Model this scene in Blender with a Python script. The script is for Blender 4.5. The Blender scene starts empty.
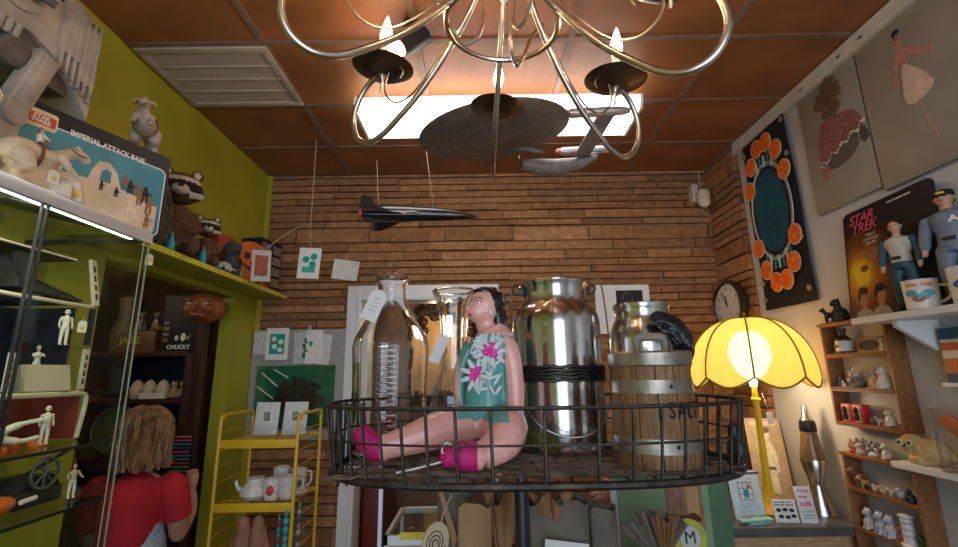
import bpy, bmesh, math, random
from mathutils import Vector, Matrix, noise
random.seed(7)
PI = math.pi
COL = bpy.context.scene.collection
SC = bpy.context.scene
E = 1.55            # eye height
V = Vector

# ------------------------------------------------------------------ materials
def mat(name, col, rough=.6, metal=0., var=0., scale=12., bump=0., bscale=60., emit=None, est=0., trans=0., ior=1.45, sub=0., spec=None, coat=0., col2=None, stretch=None, alpha=None):
    m = bpy.data.materials.new(name); m.use_nodes = True
    nt = m.node_tree; b = nt.nodes['Principled BSDF']
    b.inputs['Base Color'].default_value = (*col, 1); b.inputs['Roughness'].default_value = rough
    b.inputs['Metallic'].default_value = metal; b.inputs['IOR'].default_value = ior
    if trans: b.inputs['Transmission Weight'].default_value = trans
    if coat: b.inputs['Coat Weight'].default_value = coat
    if spec is not None: b.inputs['Specular IOR Level'].default_value = spec
    if emit: b.inputs['Emission Color'].default_value = (*emit, 1); b.inputs['Emission Strength'].default_value = est
    if var or bump or col2:
        tc = nt.nodes.new('ShaderNodeTexCoord'); mp = nt.nodes.new('ShaderNodeMapping')
        nt.links.new(tc.outputs['Object'], mp.inputs['Vector'])
        if stretch: mp.inputs['Scale'].default_value = stretch
    if var or col2:
        n = nt.nodes.new('ShaderNodeTexNoise'); n.inputs['Scale'].default_value = scale; n.inputs['Detail'].default_value = 6
        nt.links.new(mp.outputs[0], n.inputs['Vector'])
        r = nt.nodes.new('ShaderNodeValToRGB'); r.color_ramp.elements[0].position = .35; r.color_ramp.elements[1].position = .68
        if col2: a, c = col, col2
        else: a = tuple(x*(1-var) for x in col); c = tuple(min(1, x*(1+var)) for x in col)
        r.color_ramp.elements[0].color = (*a, 1); r.color_ramp.elements[1].color = (*c, 1)
        nt.links.new(n.outputs['Fac'], r.inputs[0]); nt.links.new(r.outputs[0], b.inputs['Base Color'])
    if bump:
        n2 = nt.nodes.new('ShaderNodeTexNoise'); n2.inputs['Scale'].default_value = bscale; n2.inputs['Detail'].default_value = 5
        nt.links.new(mp.outputs[0], n2.inputs['Vector'])
        bp = nt.nodes.new('ShaderNodeBump'); bp.inputs['Strength'].default_value = bump; bp.inputs['Distance'].default_value = .01
        nt.links.new(n2.outputs['Fac'], bp.inputs['Height']); nt.links.new(bp.outputs[0], b.inputs['Normal'])
    return m
def island_mat(name, cols, rough=.85, bump=.5, bscale=80., nscale=30.):
    """each loose island (brick, straw, bead) takes a colour of its own"""
    m = mat(name, cols[0], rough, bump=bump, bscale=bscale); nt = m.node_tree; b = nt.nodes['Principled BSDF']
    g = nt.nodes.new('ShaderNodeNewGeometry'); r = nt.nodes.new('ShaderNodeValToRGB')
    els = r.color_ramp.elements
    while len(els) < len(cols): els.new(.5)
    for i, c in enumerate(cols): els[i].position = i/(len(cols)-1); els[i].color = (*c, 1)
    n = nt.nodes.new('ShaderNodeTexNoise'); n.inputs['Scale'].default_value = nscale; n.inputs['Detail'].default_value = 5
    tc = nt.nodes.new('ShaderNodeTexCoord'); nt.links.new(tc.outputs['Object'], n.inputs['Vector'])
    mx = nt.nodes.new('ShaderNodeMix'); mx.data_type = 'RGBA'; mx.blend_type = 'MULTIPLY'; mx.inputs[0].default_value = .7
    rr = nt.nodes.new('ShaderNodeValToRGB'); rr.color_ramp.elements[0].color = (.55,.5,.45,1); rr.color_ramp.elements[1].color = (1.3,1.25,1.2,1)
    rr.color_ramp.elements[0].position = .3; rr.color_ramp.elements[1].position = .7
    nt.links.new(n.outputs['Fac'], rr.inputs[0]); nt.links.new(g.outputs['Random Per Island'], r.inputs[0])
    nt.links.new(r.outputs[0], mx.inputs[6]); nt.links.new(rr.outputs[0], mx.inputs[7]); nt.links.new(mx.outputs[2], b.inputs['Base Color'])
    return m
def wood(name, c1, c2, rough=.5, stretch=(3, 3, 30)):
    return mat(name, c1, rough, col2=c2, scale=6, stretch=stretch, bump=.15, bscale=20)
_pc = {}
def paint(col, rough=.5, metal=0.):
    k = (col, rough, metal)
    if k not in _pc: _pc[k] = mat('paint', col, rough, metal, var=.12, scale=40)
    return _pc[k]

# ------------------------------------------------------------------ mesh builder
def frame(o, x, z):
    """matrix with origin o, local x along x, local z along z"""
    x = V(x).normalized(); z = V(z); z = (z - x*z.dot(x)).normalized(); y = z.cross(x)
    M = Matrix((x, y, z)).transposed().to_4x4(); M.translation = V(o); return M
def T(x, y, z): return Matrix.Translation((x, y, z))
def Rz(a): return Matrix.Rotation(a, 4, 'Z')
def Rx(a): return Matrix.Rotation(a, 4, 'X')
def Ry(a): return Matrix.Rotation(a, 4, 'Y')
I4 = Matrix.Identity(4)
class MB:
    def __init__(s): s.v = []; s.f = []; s.m = []; s.mi = 0
    def mat(s, i): s.mi = i; return s
    def add(s, vs, fs, M=None):
        o = len(s.v); s.v += [(M @ V(p)) if M else V(p) for p in vs]
        for f in fs: s.f.append([i+o for i in f]); s.m.append(s.mi)
        return s
    def box(s, x0, y0, z0, x1, y1, z1, M=None):
        vs = [(x, y, z) for z in (z0, z1) for y in (y0, y1) for x in (x0, x1)]
        return s.add(vs, [(0,2,3,1),(4,5,7,6),(0,1,5,4),(2,6,7,3),(0,4,6,2),(1,3,7,5)], M)
    def cbox(s, c, d, M=None):
        return s.box(c[0]-d[0]/2, c[1]-d[1]/2, c[2]-d[2]/2, c[0]+d[0]/2, c[1]+d[1]/2, c[2]+d[2]/2, M)
    def tube(s, pts, r, n=8, closed=False, M=None, caps=True, flat=1.):
        pts = [V(p) for p in pts]; L = len(pts); rs = r if isinstance(r, (list, tuple)) else [r]*L
        vs = []; up = None
        for i, p in enumerate(pts):
            a = pts[(i-1) % L] if (closed or i) else p; b = pts[(i+1) % L] if (closed or i < L-1) else p
            t = (b-a)
            if t.length < 1e-9: t = V((0,0,1))
            t.normalize()
            if up is None: up = V((0,0,1)) if abs(t.z) < .9 else V((1,0,0))
            u = up - t*up.dot(t)
            if u.length < 1e-6: u = t.orthogonal()
            u.normalize(); w = t.cross(u); up = u
            for k in range(n):
                q = 2*PI*k/n; vs.append(p + (u*math.cos(q) + w*math.sin(q)*flat)*rs[i])
        fs = []
        for i in range(L if closed else L-1):
            j = (i+1) % L
            for k in range(n): fs.append((i*n+k, i*n+(k+1) % n, j*n+(k+1) % n, j*n+k))
        if caps and not closed: fs.append(tuple(range(n-1, -1, -1))); fs.append(tuple((L-1)*n+k for k in range(n)))
        return s.add(vs, fs, M)
    def lathe(s, prof, n=24, c=(0,0,0), M=None, a0=0, a1=None, wave=None):
        vs = []; full = a1 is None; a1 = 2*PI if full else a1; k_ = n if full else n+1
        for (r, z) in prof:
            for k in range(k_):
                q = a0+(a1-a0)*k/n; rr = r*(wave(q, z) if wave else 1)
                vs.append((c[0]+rr*math.cos(q), c[1]+rr*math.sin(q), c[2]+z))
        fs = []
        for i in range(len(prof)-1):
            for k in range(n):
                j = (k+1) % k_
                fs.append((i*k_+k, i*k_+j, (i+1)*k_+j, (i+1)*k_+k))
        if full:
            if prof[0][0] > 1e-5: fs.append(tuple(range(k_-1, -1, -1)))
            if prof[-1][0] > 1e-5: fs.append(tuple((len(prof)-1)*k_+k for k in range(k_)))
        return s.add(vs, fs, M)
    def ell(s, c, r, n=14, M=None):
        if not isinstance(r, (list, tuple)): r = (r, r, r)
        m = max(6, n//2+1)
        prof = [(math.sin(PI*i/m), -math.cos(PI*i/m)) for i in range(m+1)]
        S = Matrix.Translation(c) @ Matrix.Diagonal((r[0], r[1], r[2], 1))
        prof = [(max(a, 1e-4), b) for a, b in prof]
        return s.lathe(prof, n, M=(M @ S) if M else S)
    def prism(s, poly, y0, y1, M=None):
        """polygon in local xz, thick along y"""
        n = len(poly); vs = [(x, y0, z) for x, z in poly]+[(x, y1, z) for x, z in poly]
        fs = [tuple(range(n)), tuple(range(2*n-1, n-1, -1))]+[(i, i+n, (i+1) % n+n, (i+1) % n) for i in range(n)]
        return s.add(vs, fs, M)
    def grid(s, fn, nu, nv, M=None, cu=False):
        vs = [fn(u/(nu if cu else nu-1), v/(nv-1)) for v in range(nv) for u in range(nu)]
        fs = []
        for v in range(nv-1):
            for u in range(nu if cu else nu-1):
                w = (u+1) % nu; fs.append((v*nu+u, v*nu+w, (v+1)*nu+w, (v+1)*nu+u))
        return s.add(vs, fs, M)
    def build(s, name, mats, parent=None, world=False, smooth=True, bevel=0., M=None, solid=0., remesh=0., iters=4, matfn=None, fix=True, ang=38):
        me = bpy.data.meshes.new(name)
        vs = s.v
        if M: vs = [M @ p for p in vs]
        if world and parent is not None: W = WM(parent).inverted(); vs = [W @ p for p in vs]
        me.from_pydata([tuple(p) for p in vs], [], s.f)
        if not isinstance(mats, (list, tuple)): mats = [mats]
        if len(mats) > 1: me.polygons.foreach_set('material_index', s.m)
        if fix or bevel:
            bm = bmesh.new(); bm.from_mesh(me); bmesh.ops.recalc_face_normals(bm, faces=bm.faces)
            if bevel: bmesh.ops.bevel(bm, geom=[e for e in bm.edges if e.is_manifold and e.calc_face_angle(0) > .6], offset=bevel, segments=2, affect='EDGES', profile=.6)
            bm.to_mesh(me); bm.free()
        if remesh or solid:
            tmp = bpy.data.objects.new('t', me); COL.objects.link(tmp)
            if solid: md = tmp.modifiers.new('s', 'SOLIDIFY'); md.thickness = solid; md.offset = 0
            if remesh:
                md = tmp.modifiers.new('r', 'REMESH'); md.mode = 'VOXEL'; md.voxel_size = remesh
                md = tmp.modifiers.new('s', 'SMOOTH'); md.iterations = iters; md.factor = .5
            dg = bpy.context.evaluated_depsgraph_get(); m2 = bpy.data.meshes.new_from_object(tmp.evaluated_get(dg))
            bpy.data.objects.remove(tmp); me = m2; me.name = name
        me.materials.clear()
        for x in mats: me.materials.append(x)
        if matfn:
            for p in me.polygons: p.material_index = matfn(p.center)
        if smooth:
            me.polygons.foreach_set('use_smooth', [True]*len(me.polygons))
            if not remesh: me.set_sharp_from_angle(angle=math.radians(ang))
        me.update()
        o = bpy.data.objects.new(name, me); COL.objects.link(o)
        if parent is not None: o.parent = parent
        return o
_wm = {}
def WM(o):
    M = o.matrix_basis.copy()
    return (WM(o.parent) @ M) if o.parent else M
def thing(name, label, cat, loc=(0,0,0), rz=0, group=None, M=None):
    o = bpy.data.objects.new(name, None); COL.objects.link(o); o.empty_display_size = .05
    if M is not None: o.matrix_basis = M
    else: o.location = loc; o.rotation_euler = (0, 0, rz)
    return tag(o, label, cat, group)
def tag(o, label=None, cat=None, group=None, kind=None):
    if label: o['label'] = label
    if cat: o['category'] = cat
    if group: o['group'] = group
    if kind: o['kind'] = kind
    return o
def struct(o): o['kind'] = 'structure'; return o
def place(o, M): o.matrix_basis = M; return o
def dup(root, M=None, label=None, group=None):
    def cp(o, p):
        c = o.copy(); COL.objects.link(c)
        if p is not None: c.parent = p
        for ch in o.children: cp(ch, c)
        return c
    c = cp(root, None)
    if M is not None: c.matrix_basis = M
    if label: c['label'] = label
    if group: c['group'] = group
    return c
def spline(pts, n=6, closed=False):
    """Catmull-Rom through pts"""
    pts = [V(p) for p in pts]; L = len(pts); out = []
    for i in range(L if closed else L-1):
        g = lambda k: pts[k % L] if closed else pts[max(0, min(L-1, k))]
        a, b, c, d = g(i-1), g(i), g(i+1), g(i+2)
        for k in range(n):
            t = k/n
            out.append(.5*((2*b)+(c-a)*t+(2*a-5*b+4*c-d)*t*t+(3*b-a-3*c+d)*t**3))
    if not closed: out.append(pts[-1])
    return out
def text(s, size, m, parent, M, name='lettering', depth=.0006, bold=0., shear=0., align='CENTER', sx=1.):
    """real letters as a thin raised mesh; local x right, local z up"""
    cu = bpy.data.curves.new('t', 'FONT'); cu.body = s; cu.size = size; cu.extrude = depth; cu.align_x = align; cu.align_y = 'CENTER'; cu.offset = bold; cu.shear = shear; cu.resolution_u = 3
    t = bpy.data.objects.new('t', cu); COL.objects.link(t)
    dg = bpy.context.evaluated_depsgraph_get(); me = bpy.data.meshes.new_from_object(t.evaluated_get(dg))
    bpy.data.objects.remove(t); me.name = name; me.materials.clear(); me.materials.append(m)
    me.transform(M @ Rx(PI/2) @ Matrix.Diagonal((sx, 1, 1, 1)))
    o = bpy.data.objects.new(name, me); COL.objects.link(o); o.parent = parent; return o

# ------------------------------------------------------------------ shared materials
M_brick = island_mat('stacked_brick', [(.22,.105,.046),(.33,.165,.075),(.28,.135,.058),(.40,.21,.10),(.24,.115,.05)], .9, .6, 90, 24)
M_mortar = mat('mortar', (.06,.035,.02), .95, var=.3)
M_green = mat('olive_green_paint', (.36,.34,.022), .55, var=.08, scale=3, bump=.05, bscale=120)
M_plaster = mat('cream_plaster', (.50,.505,.51), .6, var=.05, scale=4, bump=.08, bscale=150)
M_tile = mat('rust_ceiling_tile', (.26,.10,.036), .40, var=.22, scale=5, bump=.25, bscale=260, spec=.6)
M_grid = mat('ceiling_grid', (.20,.13,.09), .5, var=.1)
M_white = mat('white_gloss_paint', (.74,.76,.78), .4, var=.05, scale=5)
M_floor = wood('floor_boards', (.14,.08,.045), (.22,.13,.07), .5, (4,.6,4))
M_dark = mat('near_black', (.012,.012,.013), .45)
M_blackm = mat('black_plastic', (.02,.02,.022), .35, var=.3, scale=20)
M_glass = mat('clear_glass', (1,1,1), .0, trans=1., ior=1.45)
M_paper = mat('white_paper', (.72,.72,.70), .8, var=.04, scale=10)
M_steel = mat('polished_steel', (.62,.60,.57), .2, 1., var=.18, scale=14)
M_cream = mat('cream_plastic', (.60,.50,.36), .5, var=.1, scale=20)
M_string = mat('string', (.55,.48,.38), .8)
M_wood = wood('curio_wood', (.17,.068,.022), (.30,.13,.045), .4, (30,30,4))

# ------------------------------------------------------------------ room shell
XL, XR, YB, YF, H = -1.385, 1.52, 2.80, -1.7, 2.84
struct(MB().box(-2.75, YF, -.05, XR+.1, 3.3, 0).build('floor', M_floor))
# ceiling tiles in a metal grid
mb = MB(); xs = [XL-.1, -.843, -.233, .377, .987, XR+.1]; ys = [YF]+[1.545-.42*k for k in range(7, 0, -1)]+[1.545, 1.97, 2.39, YB+.15]
for i in range(len(xs)-1):
    for j in range(len(ys)-1):
        mb.box(xs[i], ys[j], H, xs[i+1], ys[j+1], H+.02)
struct(mb.build('ceiling', M_tile))
mb = MB()
for x in xs[1:-1]: mb.box(x-.012, YF, H-.006, x+.012, YB, H+.001)
for y in ys[1:-1]: mb.box(XL, y-.011, H-.0055, XR, y+.011, H+.001)
mb.box(XL, YB-.02, H-.02, XR, YB, H); mb.box(XR-.02, 2.4, H-.02, XR, YB, H)
struct(mb.build('trim_1', M_grid))
def bricks(mb, L, z0, z1, M, holes=(), seed=1, Lb=0.):
    """stacked roman brick of mixed course heights, running along local x, facing local -y"""
    rn = random.Random(seed); z = z0
    while z < z1-.01:
        h = rn.choice([.045,.045,.062,.062,.10,.05]); h = min(h, z1-z); x = Lb-rn.random()*.2
        while x < L:
            w = rn.uniform(.22, .72) if h < .08 else rn.uniform(.2, .5)
            a, b = max(x, Lb), min(x+w, L); d = rn.uniform(0, .02)
            if b-a > .012:
                segs = [(a, b)]
                for (hx0, hx1, hz0, hz1) in holes:
                    if z+h > hz0 and z < hz1:
                        ns = []
                        for (p, q) in segs:
                            if q <= hx0 or p >= hx1: ns.append((p, q))
                            else:
                                if p < hx0: ns.append((p, hx0))
                                if q > hx1: ns.append((hx1, q))
                        segs = ns
                for p, q in segs:
                    if q-p > .012: mb.box(p+.003, -.012-d, z+.006, q-.004, .01, z+h-.005, M)
            x += w
        z += h
DX0, DX1, DZ = -.735, .035, 2.0
mb = MB()
bricks(mb, XR, 0, H, T(0, YB, 0), [(DX0, DX1, 0, DZ)], 3, Lb=XL)
mb2 = MB(); mb.mi = 1
mb.box(XL-.1, YB, 0, DX0, YB+.12, H); mb.box(DX1, YB, 0, XR+.1, YB+.12, H); mb.box(DX0, YB, DZ, DX1, YB+.12, H)
struct(mb.build('wall_back', [M_brick, M_mortar], smooth=False))
mb = MB(); bricks(mb, YB-2.425, 0, H, frame((XR, YB, 0), (0,-1,0), (0,0,1)), seed=9)
mb.mi = 1; mb.box(XR, 2.425, 0, XR+.1, YB, H)
struct(mb.build('wall_right_brick', [M_brick, M_mortar], smooth=False)).name = 'wall_right'
struct(MB().box(XR, YF, 0, XR+.1, 2.425, H).build('wall_right_plaster', M_plaster)).name = 'wall_right_front'
# left green wall with the alcove opening
OY0, OY1, OZ = 1.62, 2.53, 1.985
struct(MB().box(XL-.08, YF, 0, XL, OY0, H).box(XL-.08, OY0, OZ, XL, OY1, H).box(XL-.08, OY1, 0, XL, YB, H).build('wall_left', M_green, smooth=False))
mb = MB(); bricks(mb, 2.0, 0, 2.3, frame((-2.62, .95, 0), (0,1,0), (0,0,1)) @ Rz(0), seed=5)
mb.mi = 1; mb.box(-2.72, .95, 0, -2.62, 2.95, 2.3)
struct(mb.build('wall_alcove', [M_brick, M_mortar], smooth=False)).name = 'wall_alcove_left'
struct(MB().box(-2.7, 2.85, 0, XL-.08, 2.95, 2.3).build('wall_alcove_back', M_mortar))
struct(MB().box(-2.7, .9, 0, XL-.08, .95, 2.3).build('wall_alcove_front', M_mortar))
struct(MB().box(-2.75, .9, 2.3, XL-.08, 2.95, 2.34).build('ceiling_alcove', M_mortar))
struct(MB().box(XL, YB-.03, 0, XL+.03, YB-.012, H).build('trim_2', M_green))
# door casing in the back wall
mb = MB()
mb.box(DX0-.085, YB-.035, 0, DX0+.005, YB+.12, DZ+.09); mb.box(DX1-.005, YB-.035, 0, DX1+.085, YB+.12, DZ+.09); mb.box(DX0+.005, YB-.035, DZ-.005, DX1-.005, YB+.12, DZ+.09)
mb.box(DX0-.02, YB-.045, 0, DX0+.005, YB-.03, DZ+.025); mb.box(DX1-.005, YB-.045, 0, DX1+.02, YB-.03, DZ+.025); mb.box(DX0+.005, YB-.045, DZ-.005, DX1-.005, YB-.03, DZ+.025)
struct(mb.build('door_1', M_white, bevel=.003))
M_room2 = mat('back_room_wall', (.22,.14,.10), .8, var=.2, scale=4)
struct(MB().box(-1.3, 3.9, 0, 1.2, 3.95, 2.4).box(-1.35, 2.92, 0, -1.3, 3.9, 2.4).box(1.2, 2.92, 0, 1.25, 3.9, 2.4).box(-1.35, 2.92, 2.4, 1.25, 3.95, 2.45).box(-1.35,2.92,-.05,1.25,3.95,0).build('wall_back_room', M_room2, smooth=False))
# picture rail on the right wall (aluminium hanging track)
struct(MB().box(XR-.03, -1, H-.045, XR-.002, 2.42, H-.006).box(XR-.036, -1, H-.075, XR-.002, 2.42, H-.05).build('trim_3', mat('rail_grey', (.55,.52,.46), .4, var=.1)))

# ------------------------------------------------------------------ camera
cam = bpy.data.cameras.new('camera'); co = bpy.data.objects.new('camera', cam); COL.objects.link(co)
cam.sensor_width = 36; cam.lens = 450/958*36; cam.clip_start = .02
th = math.atan(.22)
co.matrix_basis = T(0, 0, E) @ Rx(PI/2+th) @ Rz(-math.radians(.8))
SC.camera = co
SC.view_settings.view_transform = 'Standard'; SC.view_settings.look = 'None'; SC.view_settings.gamma = 1; SC.view_settings.use_curve_mapping = False
SC.view_settings.exposure = .25

# ------------------------------------------------------------------ light
w = bpy.data.worlds.new('world'); SC.world = w; w.use_nodes = True
w.node_tree.nodes['Background'].inputs[0].default_value = (.75,.86,1,1); w.node_tree.nodes['Background'].inputs[1].default_value = .25
def area(name, loc, size, power, col, target, sy=None):
    l = bpy.data.lights.new(name, 'AREA'); l.energy = power; l.color = col; l.size = size
    if sy: l.shape = 'RECTANGLE'; l.size_y = sy
    o = bpy.data.objects.new(name, l); COL.objects.link(o); o.location = loc
    o.rotation_euler = (V(target)-V(loc)).to_track_quat('-Z', 'Y').to_euler(); return o
def point(name, loc, power, col, r=.03):
    l = bpy.data.lights.new(name, 'POINT'); l.energy = power; l.color = col; l.shadow_soft_size = r
    o = bpy.data.objects.new(name, l); COL.objects.link(o); o.location = loc; return o
point('alcove_fill_light', (-2.0, 1.95, 2.13), 3.0, (1,.78,.5), .05)  # added warm fill to brighten the dark alcove, no known lamp there
area('shop_window_daylight', (.2, YF+.05, 1.5), 2.0, 40, (.72,.85,1), (.2, 2, 1.5), 2.2)
# ------------------------------------------------------------------ ceiling vent, fluorescent light
v = thing('air_vent', 'cream louvred air return grille set in the rust ceiling', 'vent', (-1.1, 1.757, H))
mv = mat('vent_enamel', (.42,.36,.28), .5, var=.06)
mb = MB()
x0, x1, y0, y1 = -.27, .262, -.2, .2
for a in ((x0-.0, y0-.0, x1, y0+.03), (x0, y1-.03, x1, y1), (x0, y0+.03, x0+.03, y1-.03), (x1-.03, y0+.03, x1, y1-.03)): mb.box(a[0], a[1], -.014, a[2], a[3], -.001)
for k in range(1, 4): yy = y0+.03+k*(y1-y0-.06)/4; mb.box(x0, yy-.006, -.012, x1, yy+.006, -.001)
mb.build('frame', mv, v, bevel=.002)
mb = MB()
for i in range(56):
    xx = x0+.035+i*(x1-x0-.07)/55
    mb.box(-.0022, y0+.03, -.006, .0022, y1-.03, .004, T(xx, 0, -.004) @ Ry(.7))
tag(mb.build('slats', mv, v), None)
MB().box(x0+.02, y0+.02, -.003, x1-.02, y1-.02, -.001).build('dark_duct', M_dark, v)

M_diff = mat('lit_diffuser', (.9,.9,.88), .5, emit=(1,.97,.92), est=4.5)
fx = thing('fluorescent_light', 'long white wraparound fluorescent light on the ceiling', 'ceiling light', (.10, 1.935, H-.075))
L, W = .64, .135
prof = [(-W, -.004), (-W, -.03), (-W*.86, -.066), (W*.86, -.066), (W, -.03), (W, -.004)]
MB().prism(prof, -L, L, M=Rz(PI/2)).build('diffuser', M_diff, fx, bevel=.006)
MB().box(-L+.1, -.03, -.003, L-.1, .03, .0745).build('housing', M_white, fx, bevel=.002)
for s in (-1, 1): MB().prism([(-W-.004, -.004), (-W-.004, -.032), (-W*.88, -.070), (W*.88, -.070), (W+.004, -.032), (W+.004, -.004)], s*L-.004, s*L+.008, M=Rz(PI/2)).build('end_cap', M_white, fx)

# ------------------------------------------------------------------ chandelier
CX, CY = .062, .935
M_brass = mat('brushed_nickel', (.66,.59,.50), .28, 1., var=.15, scale=20)
M_pan = mat('tarnished_pan', (.17,.13,.10), .38, 1., var=.5, scale=18)
M_candle = mat('candle_sleeve', (.85,.82,.76), .5, emit=(1,.75,.5), est=.25)
M_bulb = mat('lit_flame_bulb', (1,.8,.5), .2, emit=(1,.62,.28), est=22)
TILT = T(CX, CY, E+.8) @ Ry(.075) @ Rx(.085) @ T(0, 0, -.3)
ch = thing('chandelier', 'six arm brushed metal chandelier with candle bulbs hanging overhead', 'chandelier', M=TILT)
z_ = -.5
arm = spline([(.022,0,.60+z_+.5),(.03,0,1.05+z_),(.075,0,.93+z_),(.14,0,.82+z_),(.235,0,.705+z_),(.31,0,.64+z_),(.365,0,.602+z_),(.415,0,.592+z_),(.458,0,.615+z_),(.478,0,.665+z_),(.468,0,.72+z_),(.438,0,.765+z_),(.402,0,.785+z_),(.38,0,.765+z_)], 6)
ten = spline([(.135,0,.85+z_),(.2,0,.765+z_),(.262,0,.705+z_),(.31,0,.69+z_),(.345,0,.705+z_),(.366,0,.74+z_),(.357,0,.785+z_),(.325,0,.80+z_),(.305,0,.78+z_),(.312,0,.762+z_)], 5)
hook = spline([(.24,0,.98+z_),(.17,0,.9+z_),(.12,0,.80+z_),(.085,0,.765+z_),(.05,0,.80+z_),(.045,0,.9+z_),(.04,0,1.1+z_)], 5)
pan = [(.002, 0), (.03, .002), (.06, .010), (.082, .022), (.086, .025), (.082, .0255), (.06, .013), (.03, .006), (.002, .005)]
bulbp = [(.006, 0), (.011, .004), (.0165, .02), (.0175, .032), (.014, .05), (.008, .07), (.0035, .084), (.001, .09)]
first = {}
for k, a in enumerate((90, 30, -30, -90, -150, 150)):
    R_ = Rz(math.radians(a))
    A = MB().tube(arm, .0078, 10, M=R_).build('arm', M_brass, ch)
    MB().tube(ten, .0026, 6, M=R_).build('scroll', M_brass, A)
    C = T(*(R_ @ V((.38, 0, .785+z_))))
    dish = MB().lathe(pan, 28, M=C).build('drip_pan', M_pan, ch)
    MB().lathe([(.002,-.052),(.0045,-.045),(.004,-.02),(.007,-.006),(.012,0)], 10, M=C).build('finial', M_brass, dish)
    cn = MB().lathe([(.011,.003),(.011,.092),(.008,.094)], 14, M=C).build('candle_sleeve', M_candle, ch)
    MB().lathe(bulbp, 14, M=C @ T(0,0,.094)).build('flame_bulb', M_bulb, cn)
    p = TILT @ C @ V((0,0,.14)); point('candle_light', tuple(p), 4.6, (1,.68,.40), .02)
ringp = [(.134*math.cos(q*2*PI/48), .134*math.sin(q*2*PI/48), .815+z_) for q in range(48)]
MB().tube(ringp, .0070, 8, closed=True).build('ring', M_brass, ch)
for a in (60, 180, 300): MB().tube(hook, .005, 7, M=Rz(math.radians(a))).build('inner_scroll', M_brass, ch)
MB().lathe([(.004,.98+z_),(.012,1.0+z_),(.02,1.03+z_),(.026,1.06+z_),(.02,1.10+z_),(.012,1.13+z_),(.012,1.2+z_)], 16).build('hub', M_brass, ch)
MB().lathe([(.006,.7), (.006,.76), (.06,.772), (.065,.789), (.0,.789)], 20).build('canopy', M_brass, ch)

# black track spotlight near the chandelier
sp = thing('spotlight', 'black cylindrical spotlight with a lit round bulb on the ceiling', 'spotlight', (-.24, 1.45, H))
d = V((-.62, -.25, -.62)).normalized()
F = frame((0,0,-.085), d.cross(V((0,1,0))).normalized(), d)
MB().lathe([(.002,-.07),(.034,-.07),(.037,-.06),(.037,.06),(.033,.06),(.03,.0),(.002,-.01)], 22, M=F).build('housing', M_blackm, sp)
MB().lathe([(.012,.01),(.014,.03),(.026,.055),(.03,.072),(.024,.092),(.012,.1),(.002,.101)], 18, M=F).build('bulb', mat('lit_reflector_bulb', (1,.8,.55), .3, emit=(1,.66,.32), est=16), sp)
MB().tube([(0,0,-.001),(0,0,-.05)], .006).build('stem', M_blackm, sp)
MB().lathe([(.03,-.012),(.03,-.0005),(.0,-.0005)], 16).build('mount', M_blackm, sp)
point('spot_bulb_light', (-.24-.08, 1.45-.03, H-.2), 1.5, (1,.7,.4), .03)
# ------------------------------------------------------------------ wire basket on a post
BX, BY, BZ, BT = .117, 1.115, 1.347, 1.484
M_wire = mat('dark_wire', (.055,.045,.036), .45, .7, var=.4, scale=30, bump=.2, bscale=200)
M_twig = mat('dark_twigs', (.16,.11,.075), .8, var=.5, scale=40, bump=.4)
bk = thing('wire_basket', 'large low dark wire basket with a woven twig floor on a post', 'basket', (BX, BY, BZ))
def sup(a, ax, ay, z, e=2.7):
    c, s_ = math.cos(a), math.sin(a)
    return V((ax*math.copysign(abs(c)**(2/e), c), ay*math.copysign(abs(s_)**(2/e), s_), z))
HB = BT-BZ
def wirering(z, r, ax, ay): return MB().tube([sup(2*PI*k/96, ax, ay, z) for k in range(96)], r, 7, closed=True)
wirering(HB, .0042, .466, .25).build('top_rim', M_wire, bk)
wirering(.0, .008, .448, .24).build('bottom_rim', M_wire, bk)
wirering(HB*.52, .0024, .457, .246).build('middle_wire', M_wire, bk)
n = 50
for k in range(n):
    a0 = 2*PI*(k+.5)/n
    p = sup(a0, .466, .25, HB); q = sup(a0, .448, .24, 0)
    MB().tube([p+V((0,0,.004)), (p+q)/2, q], .0032, 6).build('upright_wire', M_wire, bk)
mb = MB()
for k in range(-8, 9):
    x = k*.054; y = .237*(1-min(1,abs(x/.448))**2.7)**(1/2.7); mb.tube([(x, -y, .001), (x, y, .001)], .0024, 6)
for k in range(-4, 5):
    y = k*.05; x = .445*(1-min(1,abs(y/.24))**2.7)**(1/2.7); mb.tube([(-x, y, -.002), (x, y, -.002)], .0024, 6)
mb.build('floor_grid', M_wire, bk)
mb = MB(); rn = random.Random(4)
for k in range(85):
    cx, cy = rn.uniform(-.4, .4), rn.uniform(-.19, .19); L = rn.uniform(.07, .2); a = rn.choice([0, PI, .25, -.25, rn.uniform(-.9, .9)])
    pts = []
    for j in range(6):
        t = (j/5-.5)*2*L; x = cx+t*math.cos(a); y = cy+t*math.sin(a)*.6
        x = max(-.42, min(.42, x)); y = max(-.2, min(.2, y)); pts.append((x, y, rn.uniform(.002, .0085)))
    mb.tube(spline(pts, 3), rn.uniform(.002, .0042), 5)
tag(mb.build('woven_twigs', M_twig, bk), kind='stuff')
ZF = BZ+.010
pt = thing('basket_post', 'black round post holding up the wire basket', 'stand', (.09, BY, .8))
MB().lathe([(.12,0),(.12,.008),(.03,.014),(.016,.03),(.016,.515),(.03,.525),(.03,.536),(.0,.536)], 20).build('shaft', M_blackm, pt)

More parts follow.
